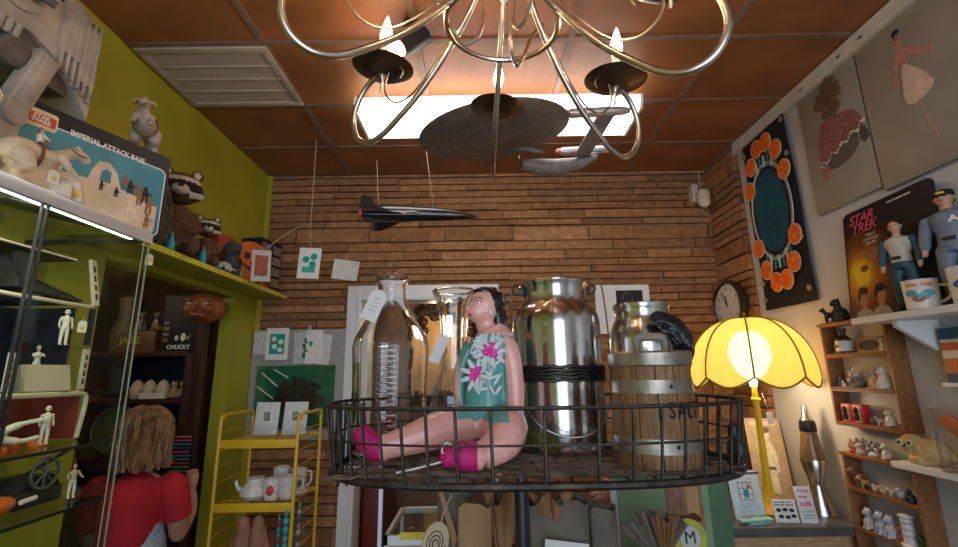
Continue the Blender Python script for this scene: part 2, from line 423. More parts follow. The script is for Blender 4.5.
# glass jar
def glass(prof, wall=.004, base=.01):
    inner = [(max(r-wall, .0005), z) for r, z in prof]
    inner = [(r, max(z, prof[0][1]+base)) for r, z in inner]
    return [(.0005, prof[0][1])]+prof+inner[::-1][0:]+[(.0005, prof[0][1]+base)]
jar = thing('glass_jar', 'tall clear glass demijohn jar with a narrow neck and price tag', 'jar', (-.235, 1.195, ZF))
sqw = lambda q, z: 1+(.045*math.cos(4*q+.6)+.012*math.cos(8*q) if .01 < z < .29 else 0)
prof = [(.080,0),(.092,.006),(.094,.03),(.093,.10),(.0915,.16),(.094,.23),(.096,.262),(.091,.285),(.078,.312),(.060,.342),(.046,.366),(.0385,.385),(.0365,.41),(.0375,.428),(.044,.434),(.0465,.441),(.0455,.449),(.041,.452)]
MB().lathe(glass(prof, .005, .014), 56, wave=sqw).build('glass_body', M_glass, jar, ang=60)
mb = MB()
for i in range(17):
    z = .06+i*.0125; mb.tube([(x, -math.sqrt(max(.0,.0958**2-x*x))-.0005, z) for x in (-.022,-.011,0,.011,.022)], .003, 6, M=Rz(.12))
mb.build('embossed_ridges', M_glass, jar)
def price_tag(parent, top, dirx, w=.03, h=.055, M=None, string=None, col=None, name='price_tag', world=True, yellow=False):
    """shaped paper tag hanging from a string, with its number written small"""
    z = V(top); mbt = MB()
    poly = [(-w/2, -h), (w/2, -h), (w/2, -.25*w), (w/4, 0), (-w/4, 0), (-w/2, -.25*w)]
    F = frame(z, dirx, (0,0,1)) if M is None else M
    mbt.prism(poly, -.0006, .0006, F)
    t = mbt.build(name, M_paper, parent, world=world)
    if yellow:
        MB().prism([(w*.28*math.cos(k*PI/5), -h*.6+w*.28*math.sin(k*PI/5)) for k in range(10)], -.0012, -.0005, F).build('yellow_sticker', paint((.85,.55,.03)), t, world=world)
    if string: MB().tube([V(p) for p in string]+[z], .0008, 5).build('string', M_string, t, world=world)
    return t
F = frame((-.243, 1.10, 1.752), (.93,-.1,-.38), (.5,.05,.85))
pt_ = price_tag(jar, (-.243, 1.10, 1.752), None, .042, .08, M=F, string=[(-.20,1.17,1.772),(-.21,1.14,1.775),(-.235,1.11,1.76)])
for i in range(4): MB().box(-.010, -.0012, -.022-i*.011, .010, -.0005, -.0212-i*.011, F).build('handwriting', M_dark, pt_, world=True)

vs = thing('glass_vase', 'clear fluted glass vase with flared rim behind the painted doll', 'vase', (-.072, 1.268, ZF))
prof = [(.042,0),(.050,.004),(.052,.02),(.058,.06),(.064,.10),(.062,.135),(.048,.17),(.037,.20),(.035,.24),(.038,.30),(.043,.355),(.050,.395),(.060,.417),(.062,.421),(.060,.424)]
MB().lathe(glass(prof, .004, .014), 60, wave=lambda q, z: 1+.03*math.cos(10*q)*(1 if z > .03 else 0)).build('glass_body', M_glass, vs, ang=70)
F = frame((-.09, 1.18, 1.645), (.9,-.1,-.4), (.5,.05,.86))
price_tag(vs, (-.09,1.18,1.645), None, .028, .075, M=F, string=[(-.05,1.235,1.70),(-.075,1.2,1.675),(-.09,1.18,1.645)])

# painted papier-mache doll
M_skin = mat('painted_pink_skin', (.85,.42,.36), .3, var=.08, scale=10, coat=.4)
M_teal = mat('painted_teal_suit', (.11,.36,.33), .3, var=.15, scale=18, coat=.4)
M_mag = mat('magenta_glitter', (.58,.01,.16), .5, var=.35, scale=160, bump=.3, bscale=300)
M_hairb = mat('glossy_black_hair', (.01,.01,.012), .2, coat=.5)
dl = thing('painted_doll', 'papier mache lady doll in teal swimsuit sitting in the wire basket', 'doll', (.02, 1.08, ZF))
mb = MB()
mb.tube(spline([(.012,1.09,1.405),(.014,1.09,1.45),(.016,1.09,1.50),(.02,1.09,1.56),(.026,1.09,1.608),(.03,1.09,1.635),(.022,1.09,1.652),(.016,1.088,1.668),(.014,1.085,1.69)], 3),
        [.05]*4+[.052]*3+[.049]*3+[.050]*3+[.052]*3+[.040]*3+[.026]*3+[.0205]*3, 16, flat=1.)
mb.ell((.012,1.083,1.706), (.037,.036,.045), 20); mb.ell((-.004,1.078,1.693), (.028,.03,.028), 16)      # head and jaw
mb.ell((-.027,1.066,1.698), (.009,.007,.008), 10)                                                     # nose
mb.ell((.006,1.09,1.435), (.055,.055,.045), 16)
mb.tube(spline([(-.01,1.09,1.43),(-.08,1.055,1.43),(-.15,1.02,1.412),(-.202,1.003,1.40)], 3), [.046,.046,.045,.043,.040,.037,.033,.029,.027,.0255], 12)
mb.tube(spline([(-.197,1.003,1.398),(-.225,.998,1.402),(-.245,.995,1.42),(-.252,.995,1.442)], 3), [.026,.028,.028,.028,.026,.025,.023,.02,.017,.014], 12)
mb.tube(spline([(.04,1.06,1.425),(.055,1.01,1.435),(.042,.965,1.412),(.0,.94,1.388)], 3), [.046,.047,.047,.046,.044,.042,.039,.035,.030,.027], 12)
mb.tube(spline([(.002,.941,1.39),(-.03,.932,1.392),(-.058,.925,1.392),(-.078,.922,1.384)], 3), [.027,.028,.028,.028,.027,.025,.022,.019,.015,.01], 12)
mb.tube(spline([(.062,1.065,1.622),(.075,1.055,1.56),(.078,1.05,1.50),(.077,1.045,1.45),(.08,1.04,1.43)], 3), [.02,.024,.0235,.023,.0225,.022,.021,.02,.0195,.019,.018,.016,.012], 10)
mb.tube(spline([(-.02,1.135,1.62),(-.045,1.135,1.56),(-.05,1.13,1.50),(-.04,1.12,1.45)], 3), [.02,.02,.02,.019,.018,.017,.016,.015,.014,.012], 10)
def dollm(c):
    x, y, z = c.x+.02, c.y+1.08, c.z+ZF
    if x < -.208 or (y < .948 and x < -.008 and z < 1.45): return 2
    arm = x > .058 and y < 1.085 and 1.42 < z < 1.63
    if z < 1.635 and z > 1.40 and -.052 < x < .09 and not arm:
        if z < 1.45 and (x < -.03 + (z-1.40)*-.3 or y < 1.045 - (z-1.40)*.1): return 0
        return 1
    return 0
mb.build('body', [M_skin, M_teal, M_mag], dl, world=True, remesh=.0032, iters=5, matfn=dollm)
mb = MB()
mb.ell((.03,1.092,1.714), (.036,.038,.042), 18); mb.ell((.044,1.094,1.672), (.024,.03,.05), 16); mb.ell((.012,1.09,1.742), (.03,.034,.013), 14); mb.ell((.04,1.09,1.64), (.02,.03,.03), 12)
hb = mb.build('hair', M_hairb, dl, world=True, remesh=.003, iters=3)
def on_face(x, z, dx=0):            # front-left of the head, seen from the shop
    return V((x, 1.083-.036*math.sqrt(max(.02, 1-((x-.012)/.037)**2-((z-1.706)/.045)**2)), z))
def face_bit(x, z, rx, rz, col, name, o=.0005):
    p = on_face(x, z); F = frame(p, (1,-.35,0), (0,0,1))
    return MB().ell((0,0,0), (rx, .002+o, rz), 12, F).build(name, col, dl, world=True)
face_bit(-.003, 1.710, .0075, .0048, paint((.85,.85,.82)), 'eye')
face_bit(-.0035, 1.710, .0035, .0038, paint((.05,.25,.42)), 'iris', .0012)
face_bit(-.019, 1.709, .004, .0042, paint((.85,.85,.82)), 'eye'); face_bit(-.0195, 1.709, .002, .0034, paint((.05,.25,.42)), 'iris', .0012)
MB().tube([on_face(x, z)+V((0,-.001,0)) for x, z in ((-.012,1.720),(-.006,1.7245),(.002,1.724),(.008,1.719))], .0009, 5).build('eyebrow', M_dark, dl, world=True)
MB().tube([on_face(x, z)+V((0,-.001,0)) for x, z in ((-.011,1.713),(-.005,1.7155),(.002,1.7145),(.006,1.711))], .0009, 5).build('eyelashes', M_dark, dl, world=True)
MB().ell((-.0215,1.058,1.683), (.005,.004,.0035), 10).build('lips', paint((.55,.03,.05), .3), dl, world=True)
MB().ell((.026,1.049,1.688), (.005,.004,.006), 10).build('earring', paint((.8,.8,.78), .3), dl, world=True)
M_pl = paint((.6,.66,.66), .4); M_fl = paint((.72,.04,.30), .4)
def flower(c, rad, name):
    F = frame(c, (1,.1,0), (0,0,1)); f = None
    mb = MB()
    for k in range(9): a = k*2*PI/9; mb.ell((rad*1.15*math.cos(a), .002, rad*1.15*math.sin(a)), (rad*.62, .003, rad*.30), 8, F @ T(0,0,0)) if False else mb.ell((0,0,0), (rad*.75, .0028, rad*.26), 8, F @ Ry(-a) @ T(rad*1.1,0,0))
    f = mb.build('painted_leaves', M_pl, dl, world=True)
    mb = MB()
    for k in range(6): a = k*2*PI/6+.3; mb.ell((0,0,0), (rad*.5, .004, rad*.36), 8, F @ Ry(-a) @ T(rad*.5,0,0))
    mb.build(name, M_fl, f, world=True)
flower((.024,1.037,1.598), .023, 'painted_flower'); flower((-.008,1.043,1.545), .022, 'painted_flower')
mb = MB(); rn = random.Random(2)
for k in range(40):
    p = V((.0+rn.uniform(-.018,.042), 1.037, 1.568+rn.uniform(-.06,.065))); p.y = 1.09-.056*math.sqrt(max(.1,1-((p.x-.02)/.058)**2))
    mb.ell((0,0,0), (.013,.0022,.004), 8, frame(p, (1,.0,0), (0,0,1)) @ Ry(rn.uniform(0,3)))
mb.build('painted_feathers', M_pl, dl, world=True)
F = frame((-.095,.935,1.378), (.9,-.1,.38), (-.38,0,.9))
t = MB().tube(spline([(-.06,.93,1.40),(-.052,.915,1.408),(-.066,.908,1.42),(-.076,.912,1.405),(-.068,.92,1.388),(-.11,.925,1.375),(-.165,.93,1.363)],4), .002, 6).build('white_string', paint((.75,.72,.66)), dl, world=True)

# fluted steel churn with bail handle
cn = thing('milk_can', 'big fluted steel milk can with wire bail in front', 'milk can', (.203, 1.205, ZF))
lob = lambda q, z: 1+.075*abs(math.cos(4*q+.4))**.6-.055
prof = [(.085,0),(.105,.004),(.110,.015),(.112,.06),(.112,.18),(.113,.30),(.112,.325),(.106,.345),(.095,.358),(.087,.368),(.0845,.38),(.0845,.41),(.09,.418),(.092,.425),(.088,.429),(.083,.42),(.08,.38),(.0,.375)]
MB().lathe(prof, 96, wave=lob).build('body', M_steel, cn, ang=60)
for z in (.172,.180,.188,.196,.204): MB().tube([(.1155*math.cos(q*2*PI/48), .1155*math.sin(q*2*PI/48), z+.002*math.sin(q*1.7+z*900)) for q in range(48)], .0042, 6, closed=True).build('wire_band', M_wire, cn)
bail = spline([(-.103,-.01,.415),(-.118,-.02,.40),(-.121,-.05,.30),(-.115,-.085,.18),(-.085,-.135,.09),(-.02,-.15,.052),(.05,-.145,.06),(.10,-.11,.12),(.122,-.06,.25),(.128,-.02,.38),(.122,-.01,.44),(.112,0,.432)], 5)
MB().tube(bail, .0022, 7).build('bail_handle', mat('bail_wire', (.30,.27,.23), .35, 1.), cn)
for s_ in (-1, 1):
    MB().tube([(s_*(.098+.014*math.cos(a)), 0, .412+.014*math.sin(a)) for a in [k*2*PI/16 for k in range(16)]], .0028, 6, closed=True).build('ring_ear', M_wire, cn)
    MB().cbox((s_*.088, 0, .405), (.02,.018,.02)).build('ear_plate', M_wire, cn, bevel=.002)

# second can behind, barrel, black glove
c2 = thing('milk_can', 'smaller steel milk can standing behind the salt barrel', 'milk can', (.448, 1.245, ZF))
prof = [(.07,0),(.088,.004),(.09,.02),(.09,.27),(.086,.295),(.076,.318),(.071,.33),(.071,.358),(.076,.365),(.074,.371),(.066,.366),(.06,.366),(.055,.372),(.0,.374)]
MB().lathe(prof, 64, wave=lambda q, z: 1+.02*abs(math.cos(5*q))).build('body', M_steel, c2, ang=60)
MB().tube([(-.045+.013*math.cos(a), -.03, .385+.015*math.sin(a)) for a in [k*2*PI/16 for k in range(16)]], .0028, 6, closed=True).build('ring_ear', M_wire, c2)
M_barrel = wood('barrel_staves', (.16,.075,.026), (.31,.165,.065), .55, (25,25,3))
M_hoop = mat('worn_hoop', (.40,.35,.28), .4, .85, var=.35, scale=18, bump=.1)
ba = thing('salt_barrel', 'small wooden salt barrel with metal hoops and lettering SALT', 'barrel', M=T(.378, 1.03, ZF) @ Matrix.Diagonal((.86,.86,1.03,1)))
mb = MB(); ns = 14
for k in range(ns):
    a0, a1 = 2*PI*k/ns+.012, 2*PI*(k+1)/ns-.012
    vs_ = []
    for z, r in ((0,.1045),(.07,.1035),(.14,.100),(.198,.096)):
        for j in range(5): a = a0+(a1-a0)*j/4; vs_.append((r*math.cos(a), r*math.sin(a), z))
        for j in range(4, -1, -1): a = a0+(a1-a0)*j/4; vs_.append(((r-.01)*math.cos(a), (r-.01)*math.sin(a), z))
    fs = [tuple(range(9,-1,-1)), tuple(range(30,40))]
    for i in range(3):
        for j in range(10): fs.append((i*10+j, i*10+(j+1)%10, (i+1)*10+(j+1)%10, (i+1)*10+j))
    mb.add(vs_, fs)
mb.lathe([(.001,.002),(.093,.002),(.093,.008),(.001,.008)], 32)
mb.build('staves', M_barrel, ba)
for z0, z1, r0 in ((.028,.056,.1062),(.142,.168,.1005)):
    h_ = MB().lathe([(r0-.003,z0),(r0,z0),(r0-.0015,z1),(r0-.0045,z1)], 48).build('metal_hoop', M_hoop, ba)
    MB().ell((.012,-r0+.001,(z0+z1)/2), (.004,.003,.004), 10).build('rivet', M_dark, h_)
MB().lathe([(.001,.195),(.099,.195),(.103,.197),(.1035,.222),(.100,.226),(.001,.226)], 48).build('lid', M_hoop, ba, bevel=.001)
MB().tube(spline([(-.028,.0,.224),(-.028,.0,.25),(-.018,0,.258),(.035,0,.258),(.045,0,.25),(.045,0,.224)], 4), .0095, 10).build('lid_handle', mat('grey_handle', (.25,.21,.17), .6, var=.2), ba)
M_ink = mat('black_lettering', (.015,.012,.01), .7)
for i, chh in enumerate('SALT'):
    a = math.radians(-86+i*14); r = .1028
    text(chh, .044, M_ink, ba, T(r*math.cos(a), r*math.sin(a), .108) @ Rz(a+PI/2), sx=.8, bold=.0006)
# glove-like crumpled black leather
gl = MB()
gl.tube(spline([(.495,1.128,1.362),(.498,1.13,1.45),(.500,1.13,1.56),(.502,1.128,1.61),(.485,1.128,1.65),(.455,1.13,1.675),(.43,1.13,1.685)], 4), [.012]*8+[.018,.022,.026,.027,.028,.03,.03,.028,.028,.027,.025,.023,.02,.018,.016,.012,.01], 12)
gl.tube(spline([(.43,1.108,1.668),(.465,1.10,1.66),(.495,1.10,1.63),(.508,1.10,1.60)], 4), .008, 8); gl.tube(spline([(.44,1.105,1.645),(.47,1.10,1.635),(.485,1.10,1.61)], 4), .007, 8)
tag(gl.build('leather_bag', mat('shiny_black_leather', (.015,.017,.022), .22, bump=.8, bscale=45, var=.4, scale=15), None, remesh=.005, iters=2), 'crumpled shiny black leather bag behind the salt barrel', 'bag')
po = MB(); po.ell((.535,1.0,1.385), (.02,.022,.03), 14); po.ell((.533,1.0,1.42), (.014,.012,.022), 12)
tag(po.build('leather_pouch', M_blackm, None, remesh=.004), 'small black pouch at the right of the salt barrel', 'pouch')
# ------------------------------------------------------------------ toys: helpers
def pane_mat(name, tint=(.95,1,.97), k=1.):
    m = bpy.data.materials.new(name); m.use_nodes = True; nt = m.node_tree; nt.nodes.clear()
    o = nt.nodes.new('ShaderNodeOutputMaterial'); mx = nt.nodes.new('ShaderNodeMixShader'); t = nt.nodes.new('ShaderNodeBsdfTransparent'); g = nt.nodes.new('ShaderNodeBsdfGlossy')
    lw = nt.nodes.new('ShaderNodeLayerWeight'); lw.inputs[0].default_value = .5
    pw = nt.nodes.new('ShaderNodeMath'); pw.operation = 'POWER'; pw.inputs[1].default_value = 4; nt.links.new(lw.outputs['Facing'], pw.inputs[0])
    f = nt.nodes.new('ShaderNodeMath'); f.operation = 'MULTIPLY_ADD'; f.inputs[1].default_value = .55*k; f.inputs[2].default_value = .03*k; nt.links.new(pw.outputs[0], f.inputs[0])
    t.inputs[0].default_value = (*tint, 1); g.inputs[1].default_value = .02
    nt.links.new(f.outputs[0], mx.inputs[0]); nt.links.new(t.outputs[0], mx.inputs[1]); nt.links.new(g.outputs[0], mx.inputs[2]); nt.links.new(mx.outputs[0], o.inputs[0])
    return m
M_pane = pane_mat('pane_glass', k=.6)
M_skint = paint((.55,.30,.19))
def ell_body(mb, pts, rs): mb.tube(spline(pts, 3), [rs[min(len(rs)-1, int(i/3+.34))] for i in range(3*(len(pts)-1)+1)], 10); return mb
def limb(mb, pts, r0, r1, n=10):
    sp_ = spline(pts, 3); L = len(sp_)
    mb.tube(sp_, [r0+(r1-r0)*i/(L-1) for i in range(L)], n); mb.ell(sp_[0], r0, 10); mb.ell(sp_[-1], r1, 8)
def figure(name, label, cat, M, h, top, bottom, boots=None, skin=None, hair=None, arms='down', legs='stand', group=None, helmet=False, hands=None):
    """standing action figure, unit height scaled by h, faces local -y"""
    t = thing(name, label, cat, M=M, group=group)
    S = Matrix.Scale(h, 4); mb = MB(); skin = skin or M_skint; boots = boots or bottom
    mb.tube([(0,.0,.46),(0,0,.52),(0,0,.62),(0,0,.72),(0,0,.79),(0,0,.82)], [.075,.082,.078,.098,.09,.035], 14)
    for s in (-1, 1): mb.ell((s*.062,0,.745), (.052,.05,.06), 10)
    mb.tube([(0,0,.81),(0,0,.87)], .033, 10)
    mb.ell((0,.0,.925), (.05,.056,.072), 16); mb.ell((0,-.055,.918), (.011,.012,.014), 8); mb.ell((0,-.02,.885), (.033,.036,.03), 10)
    for s in (-1, 1):
        if legs == 'sit': limb(mb, [(s*.05,0,.47),(s*.06,-.2,.47)], .052, .04); limb(mb, [(s*.06,-.2,.47),(s*.06,-.2,.24)], .04, .028); mb.ell((s*.06,-.235,.22), (.034,.065,.026), 10)
        elif legs == 'ride': limb(mb, [(s*.05,0,.47),(s*.14,-.08,.36)], .052, .04); limb(mb, [(s*.14,-.08,.36),(s*.16,.0,.15)], .04, .028); mb.ell((s*.16,-.03,.13), (.034,.065,.026), 10)
        else: limb(mb, [(s*.05,0,.48),(s*.062,-.006,.28),(s*.065,0,.05)], .056, .034); mb.ell((s*.068,-.028,.026), (.036,.072,.028), 10)
        if arms == 'down': A = [(s*.115,0,.76),(s*.145,.01,.62),(s*.145,-.03,.50)]
        elif arms == 'out': A = [(s*.115,0,.76),(s*.17,-.03,.64),(s*.17,-.14,.60)]
        elif arms == 'forward': A = [(s*.115,0,.76),(s*.13,-.1,.68),(s*.08,-.2,.69)]
        limb(mb, A, .036, .024); p, q = V(A[-1]), (V(A[-1])-V(A[-2])).normalized()
        if h < .15: mb.ell(p+q*.03, .027, 8)
        else:
            mb.ell(p+q*.03, (.02,.026,.03), 8); side = V((0,1,0)) if abs(q.y) < .8 else V((0,0,1))
            for k in range(4): a = p+q*.045+side*(.0165*(k-1.5)); mb.tube([a, a+q*.022, a+q*(.042-.004*abs(k-1.3))+V((-s*.006,0,0))], [.0075,.007,.005], 6)
            a = p+q*.02-side*.02; mb.tube([a, a+q*.02-side*.012, a+q*.036-side*.012], [.009,.008,.006], 6)
    hz = .52
    def mf(c):
        x, y, z = c.x/h, c.y/h, c.z/h
        if z > .835: return 0
        if arms != 'down' and (y < -.125 and z > .55): return 0
        if arms == 'down' and abs(x) > .11 and z < .50: return 0
        if z < .10: return 3
        if z < .53 and abs(x) < .11 or z < .44: return 2
        return 1
    b = mb.build('body', [skin, top, bottom, boots], t, remesh=h*.0125, iters=2, matfn=mf, M=S) if True else None
    if helmet:
        hm = MB(); hm.ell((0,0,.935), (.062,.066,.07), 14); hm.lathe([(.064,.0),(.069,-.035),(.06,-.05)], 14, c=(0,0,.93))
        hm.build('helmet', top, t, M=S)
        MB().box(-.036,-.071,.925,.036,-.058,.942).box(-.02,-.068,.885,.02,-.06,.90).build('visor', M_dark, t, M=S, fix=False)
    elif hair is not None:
        hm = MB(); hm.ell((0,.012,.95), (.055,.056,.062), 14); hm.ell((0,.03,.915), (.05,.04,.05), 12); hm.build('hair', hair, t, M=S, remesh=h*.012, iters=1)
        if h > .15:
            for s in (-1, 1): MB().ell((s*.019,-.0525,.932), (.0075,.005,.004), 8).build('eye', M_dark, t, M=S)
            MB().ell((0,-.054,.897), (.013,.005,.004), 8).build('mouth', paint((.4,.12,.09)), t, M=S)
            for s in (-1, 1): MB().ell((s*.051,.004,.922), (.007,.013,.018), 8).build('ear', skin, t, M=S)
    return t
def hangtag(parent, p, dx, w=.022, h=.032, sy=True, slen=.02):
    price_tag(parent, p, dx, w, h, string=[V(p)+V((0,0,slen))], yellow=sy)

# ------------------------------------------------------------------ glass display case on the left
CXF, CY0, CY1, CZT = -1.0, .22, 1.318, 1.975
case = thing('display_case', 'tall glass display case full of toys by the green wall', 'display case', (XL+.01, CY0, 0))
M_alu = mat('case_edge', (.62,.66,.70), .35, .3, var=.05)
MB().box(XL+.006, CY0, CZT-.012, CXF-.012, CY1-.004, CZT).build('top_panel', M_pane, case, world=True, fix=False)
MB().box(CXF-.012, CY0, CZT-.03, CXF+.004, CY1+.002, CZT+.002).build('front_top_rail', M_alu, case, world=True, bevel=.003)
MB().box(XL+.006, CY1-.008, CZT-.026, CXF-.012, CY1+.002, CZT-.012).build('end_top_rail', M_blackm, case, world=True)
MB().box(CXF-.010, CY0, .42, CXF-.006, 1.02, CZT-.03).build('sliding_pane', M_pane, case, world=True, fix=False)
MB().box(CXF-.004, .985, .42, CXF, CY1-.006, CZT-.03).build('sliding_pane', M_pane, case, world=True, fix=False)
MB().box(XL+.008, CY1-.006, .42, CXF-.006, CY1-.002, CZT-.026).build('end_pane', M_pane, case, world=True, fix=False)
for y in (.975, .988): MB().box(CXF-.006, y-.0013, .42, CXF+.002, y+.0013, CZT-.03).build('pane_edge', M_blackm, case, world=True)
M_edge = mat('polished_pane_edge', (.32,.36,.27), .2, .2)
MB().box(CXF-.004, CY1-.004, .42, CXF-.001, CY1-.001, CZT-.03).build('corner_edge', M_edge, case, world=True)
MB().box(CXF+.0005, CY1-.030, .42, CXF+.0025, CY1-.028, CZT-.03).build('corner_edge', M_edge, case, world=True)
shz = (1.515, 1.385, 1.240, .95)
for z in shz[1:]:
    sh_ = MB().box(XL+.012, CY0+.01, z-.006, CXF-.014, CY1-.01, z).build('glass_shelf', M_pane, case, world=True, fix=False)
    MB().box(CXF-.0145, CY0+.01, z-.007, CXF-.011, CY1-.01, z).build('shelf_edge', M_dark, sh_, world=True)
MB().box(XL+.008, CY0, .0, CXF, CY1, .42).build('base_cabinet', M_blackm, case, world=True)

MB().box(CXF-.03, CY0+.05, CZT-.028, CXF-.018, CY1-.05, CZT-.020).build('light_strip', mat('case_light_strip', (.9,.9,.9), .5, emit=(1,.93,.8), est=4), case, world=True)
area('case_strip_light', (CXF-.03, .85, CZT-.035), .03, 3.2, (1,.92,.78), (-1.3, .95, 1.3), .8).data.shape = 'RECTANGLE'
# cream playset in the case
ps = thing('toy_playset', 'cream and navy plastic toy playset inside the glass case', 'playset', (-1.25, 1.1, 1.386))
M_navy = mat('navy_print', (.015,.022,.04), .4, var=.4, scale=30)
y0, y1, xa, xb = .55, 1.24, -1.355, -1.13
for z in (1.515, 1.752):
    d_ = MB().prism([(xa, y0), (xb, y0), (xb, .98), (xb+.025, 1.0), (xb+.025, y1+.03), (xa, y1+.03)], z-.006, z+.002, M=Rx(PI/2) @ Matrix.Diagonal((1,-1,1,1)) if False else I4)
    d_ = MB().box(xa, y0, z-.004, xb, y1, z).build('deck', M_dark, ps, world=True)
    MB().tube([(xb, y0, z), (xb+.004, 1.0, z), (xb+.015, 1.06, z-.004), (xb+.015, y1+.02, z-.004), (xb+.01, y1+.05, z-.002)], .0052, 8).build('deck_rim', M_cream, d_, world=True)
MB().box(xa, y0, 1.868, xb, y1-.02, 1.873).build('roof_deck', M_dark, ps, world=True)
MB().tube([(xb, y0, 1.873), (xb+.003, y1-.02, 1.873)], .003, 6).build('roof_rim', M_cream, ps, world=True)
def slotted(p0, p1, w, name='slotted_strut', m=M_cream):
    p0, p1 = V(p0), V(p1); L = (p1-p0).length; F = frame(p0, (0,1,0), p1-p0)
    s_ = MB().box(-w/2, -.004, 0, w/2, .004, L, F).build(name, m, ps, world=True, bevel=.001)
    mbs = MB()
    for k in range(4): mbs.box(-w*.17, .0035, L*(.12+.2*k), w*.17, .0048, L*(.25+.2*k), F); mbs.box(-w*.17, -.0048, L*(.12+.2*k), w*.17, -.0035, L*(.25+.2*k), F)
    mbs.build('slots', M_dark, s_, world=True)
slotted((xb+.012, 1.297, 1.755), (xb-.015, 1.225, 1.872), .020)
slotted((xb+.005, 1.30, 1.52), (xb+.005, 1.298, 1.63), .018)
slotted((xb, 1.10, 1.52), (xb, 1.12, 1.61), .014)
slotted((xb+.008, 1.295, 1.64), (xb+.008, 1.292, 1.745), .016, m=M_navy)
slotted((xb-.0, 1.03, 1.52), (xb-.0, 1.04, 1.745), .02, m=M_navy)
MB().box(xa, .9, 1.516, xa+.006, 1.30, 1.75).box(xa, 1.3, 1.516, xb-.05, 1.306, 1.75).build('printed_wall', M_navy, ps, world=True, fix=False)
mb = MB()
mb.tube(spline([(xb+.01, .7, 1.515), (xb+.014, 1.2, 1.508), (xb+.014, 1.29, 1.508), (xb+.014, 1.315, 1.49), (xb+.01, 1.308, 1.39)], 4), .0062, 8)
mb.build('tray_rim', M_cream, ps, world=True)
MB().box(xb-.17, 1.300, 1.388, xb+.005, 1.306, 1.50).build('tray_side', paint((.22,.03,.02)), ps, world=True, bevel=.002)
MB().box(-1.26, .6, 1.388, -1.254, 1.32, 1.50).build('red_back_wall', paint((.22,.03,.02)), ps, world=True)
orr = MB(); rn = random.Random(3)
for k in range(9): orr.ell((-1.13+rn.uniform(-.03,.02), 1.0+.028*k, 1.388), (.022,.02,.018), 8)
orr.build('orange_rocks', paint((.75,.14,.02)), ps, world=True, remesh=.003, iters=1)
cs = MB().prism([(-.055,0),(.055,0),(.048,.07),(-.048,.07)], -.004, .004, M=frame((-1.12, 1.195, 1.517), (.25,1,0), (-.3,0,1)))
cs.box(-.055,-.004,0,-.05,.05,.07, frame((-1.12, 1.195, 1.517), (.25,1,0), (-.3,0,1))).box(.05,-.004,0,.055,.05,.07, frame((-1.12, 1.195, 1.517), (.25,1,0), (-.3,0,1)))
tag(cs.build('toy_console', mat('tan_console', (.42,.34,.24), .5), None), 'tan toy control console on the playset middle deck', 'toy part')
# figures in the case
W_ = paint((.72,.62,.50), .4); TanF = paint((.50,.35,.22)); GreyF = paint((.35,.33,.31)); BlkF = paint((.03,.03,.035))
face = lambda x, y, z, a=PI/2*.75: T(x, y, z) @ Rz(a)
f1 = figure('action_figure', 'cream armoured toy figure with yellow price sticker on upper deck', 'action figure', face(-1.115, 1.21, 1.636), .096, W_, W_, helmet=True)
hangtag(f1, (-1.10, 1.245, 1.705), (.3,1,0), slen=.01)
tag(MB().box(-1.33, 1.0, 1.630, -1.10, 1.30, 1.634).build('glass_shelf', M_pane, None, fix=False), 'small clear shelf under the cream figure with price tag', 'shelf')
figure('action_figure', 'silver white toy figure sitting behind the tan console', 'action figure', face(-1.15, 1.185, 1.548), .085, paint((.65,.63,.58), .3, .3), W_, helmet=False, hair=W_, arms='forward')
figure('action_figure', 'cream armoured toy figure standing before the red wall', 'action figure', face(-1.10, 1.19, 1.388), .094, W_, W_, helmet=True)
f2 = figure('action_figure', 'small toy figure in tan coat on the lower glass shelf', 'action figure', face(-1.08, 1.275, 1.242), .086, TanF, W_, hair=paint((.2,.1,.04)), arms='out')
# cream alien arms / vehicle
mb = MB(); mb.ell((-1.12, 1.07, 1.425), (.026,.04,.019), 14)
mb.tube(spline([(-1.11, 1.09, 1.43), (-1.10, 1.13, 1.445), (-1.09, 1.165, 1.45)], 4), [.009]*4+[.006]*5, 8); mb.tube(spline([(-1.11, 1.09, 1.415), (-1.10, 1.13, 1.405), (-1.09, 1.165, 1.41)], 4), [.009]*4+[.006]*5, 8)
for k in range(3): mb.tube([(-1.09, 1.165, 1.45), (-1.085, 1.185, 1.458-.009*k)], .004, 6)
mb.tube([(-1.12, 1.07, 1.405),(-1.12,1.07,1.392)], .02, 8)
tag(mb.build('toy_creature', W_, None, remesh=.0025, iters=2), 'white toy creature with outstretched arms before the red wall', 'toy')
# black wedge ship on the upper deck
sh = thing('toy_spaceship', 'black wedge shaped toy spaceship on the playset upper deck', 'toy spaceship', M=T(-1.185, 1.185, 1.753) @ Rz(-.12) @ Matrix.Diagonal((1.1,.85,1.3,1)))
mb = MB(); mb.add([(-.07,-.13,.012),(.07,-.13,.012),(.0,.15,.01),(-.07,-.13,.03),(.07,-.13,.03),(-.03,-.13,.075),(.03,-.13,.075),(.0,.15,.016),(0,-.02,.045)],
    [(0,1,4,6,5,3),(0,2,1),(1,2,7,4),(4,7,8,6),(6,8,5),(5,8,7,3),(3,7,2,0)])
mb.build('hull', mat('ship_black', (.025,.027,.032), .3, bump=.6, bscale=90, var=.4, scale=50), sh, smooth=False, bevel=.002)
for x, s_ in ((-.04,1),(.04,1)): MB().cbox((x,-.10,.06), (.012,.05,.05)).build('fin', M_blackm, sh, bevel=.002)
MB().lathe([(.012,0),(.016,.01),(.008,.03)], 12, c=(0,-.07,.065)).build('bridge', paint((.12,.12,.13)), sh)
MB().cbox((0,-.05,.006),(.05,.08,.011)).build('stand', M_blackm, sh)
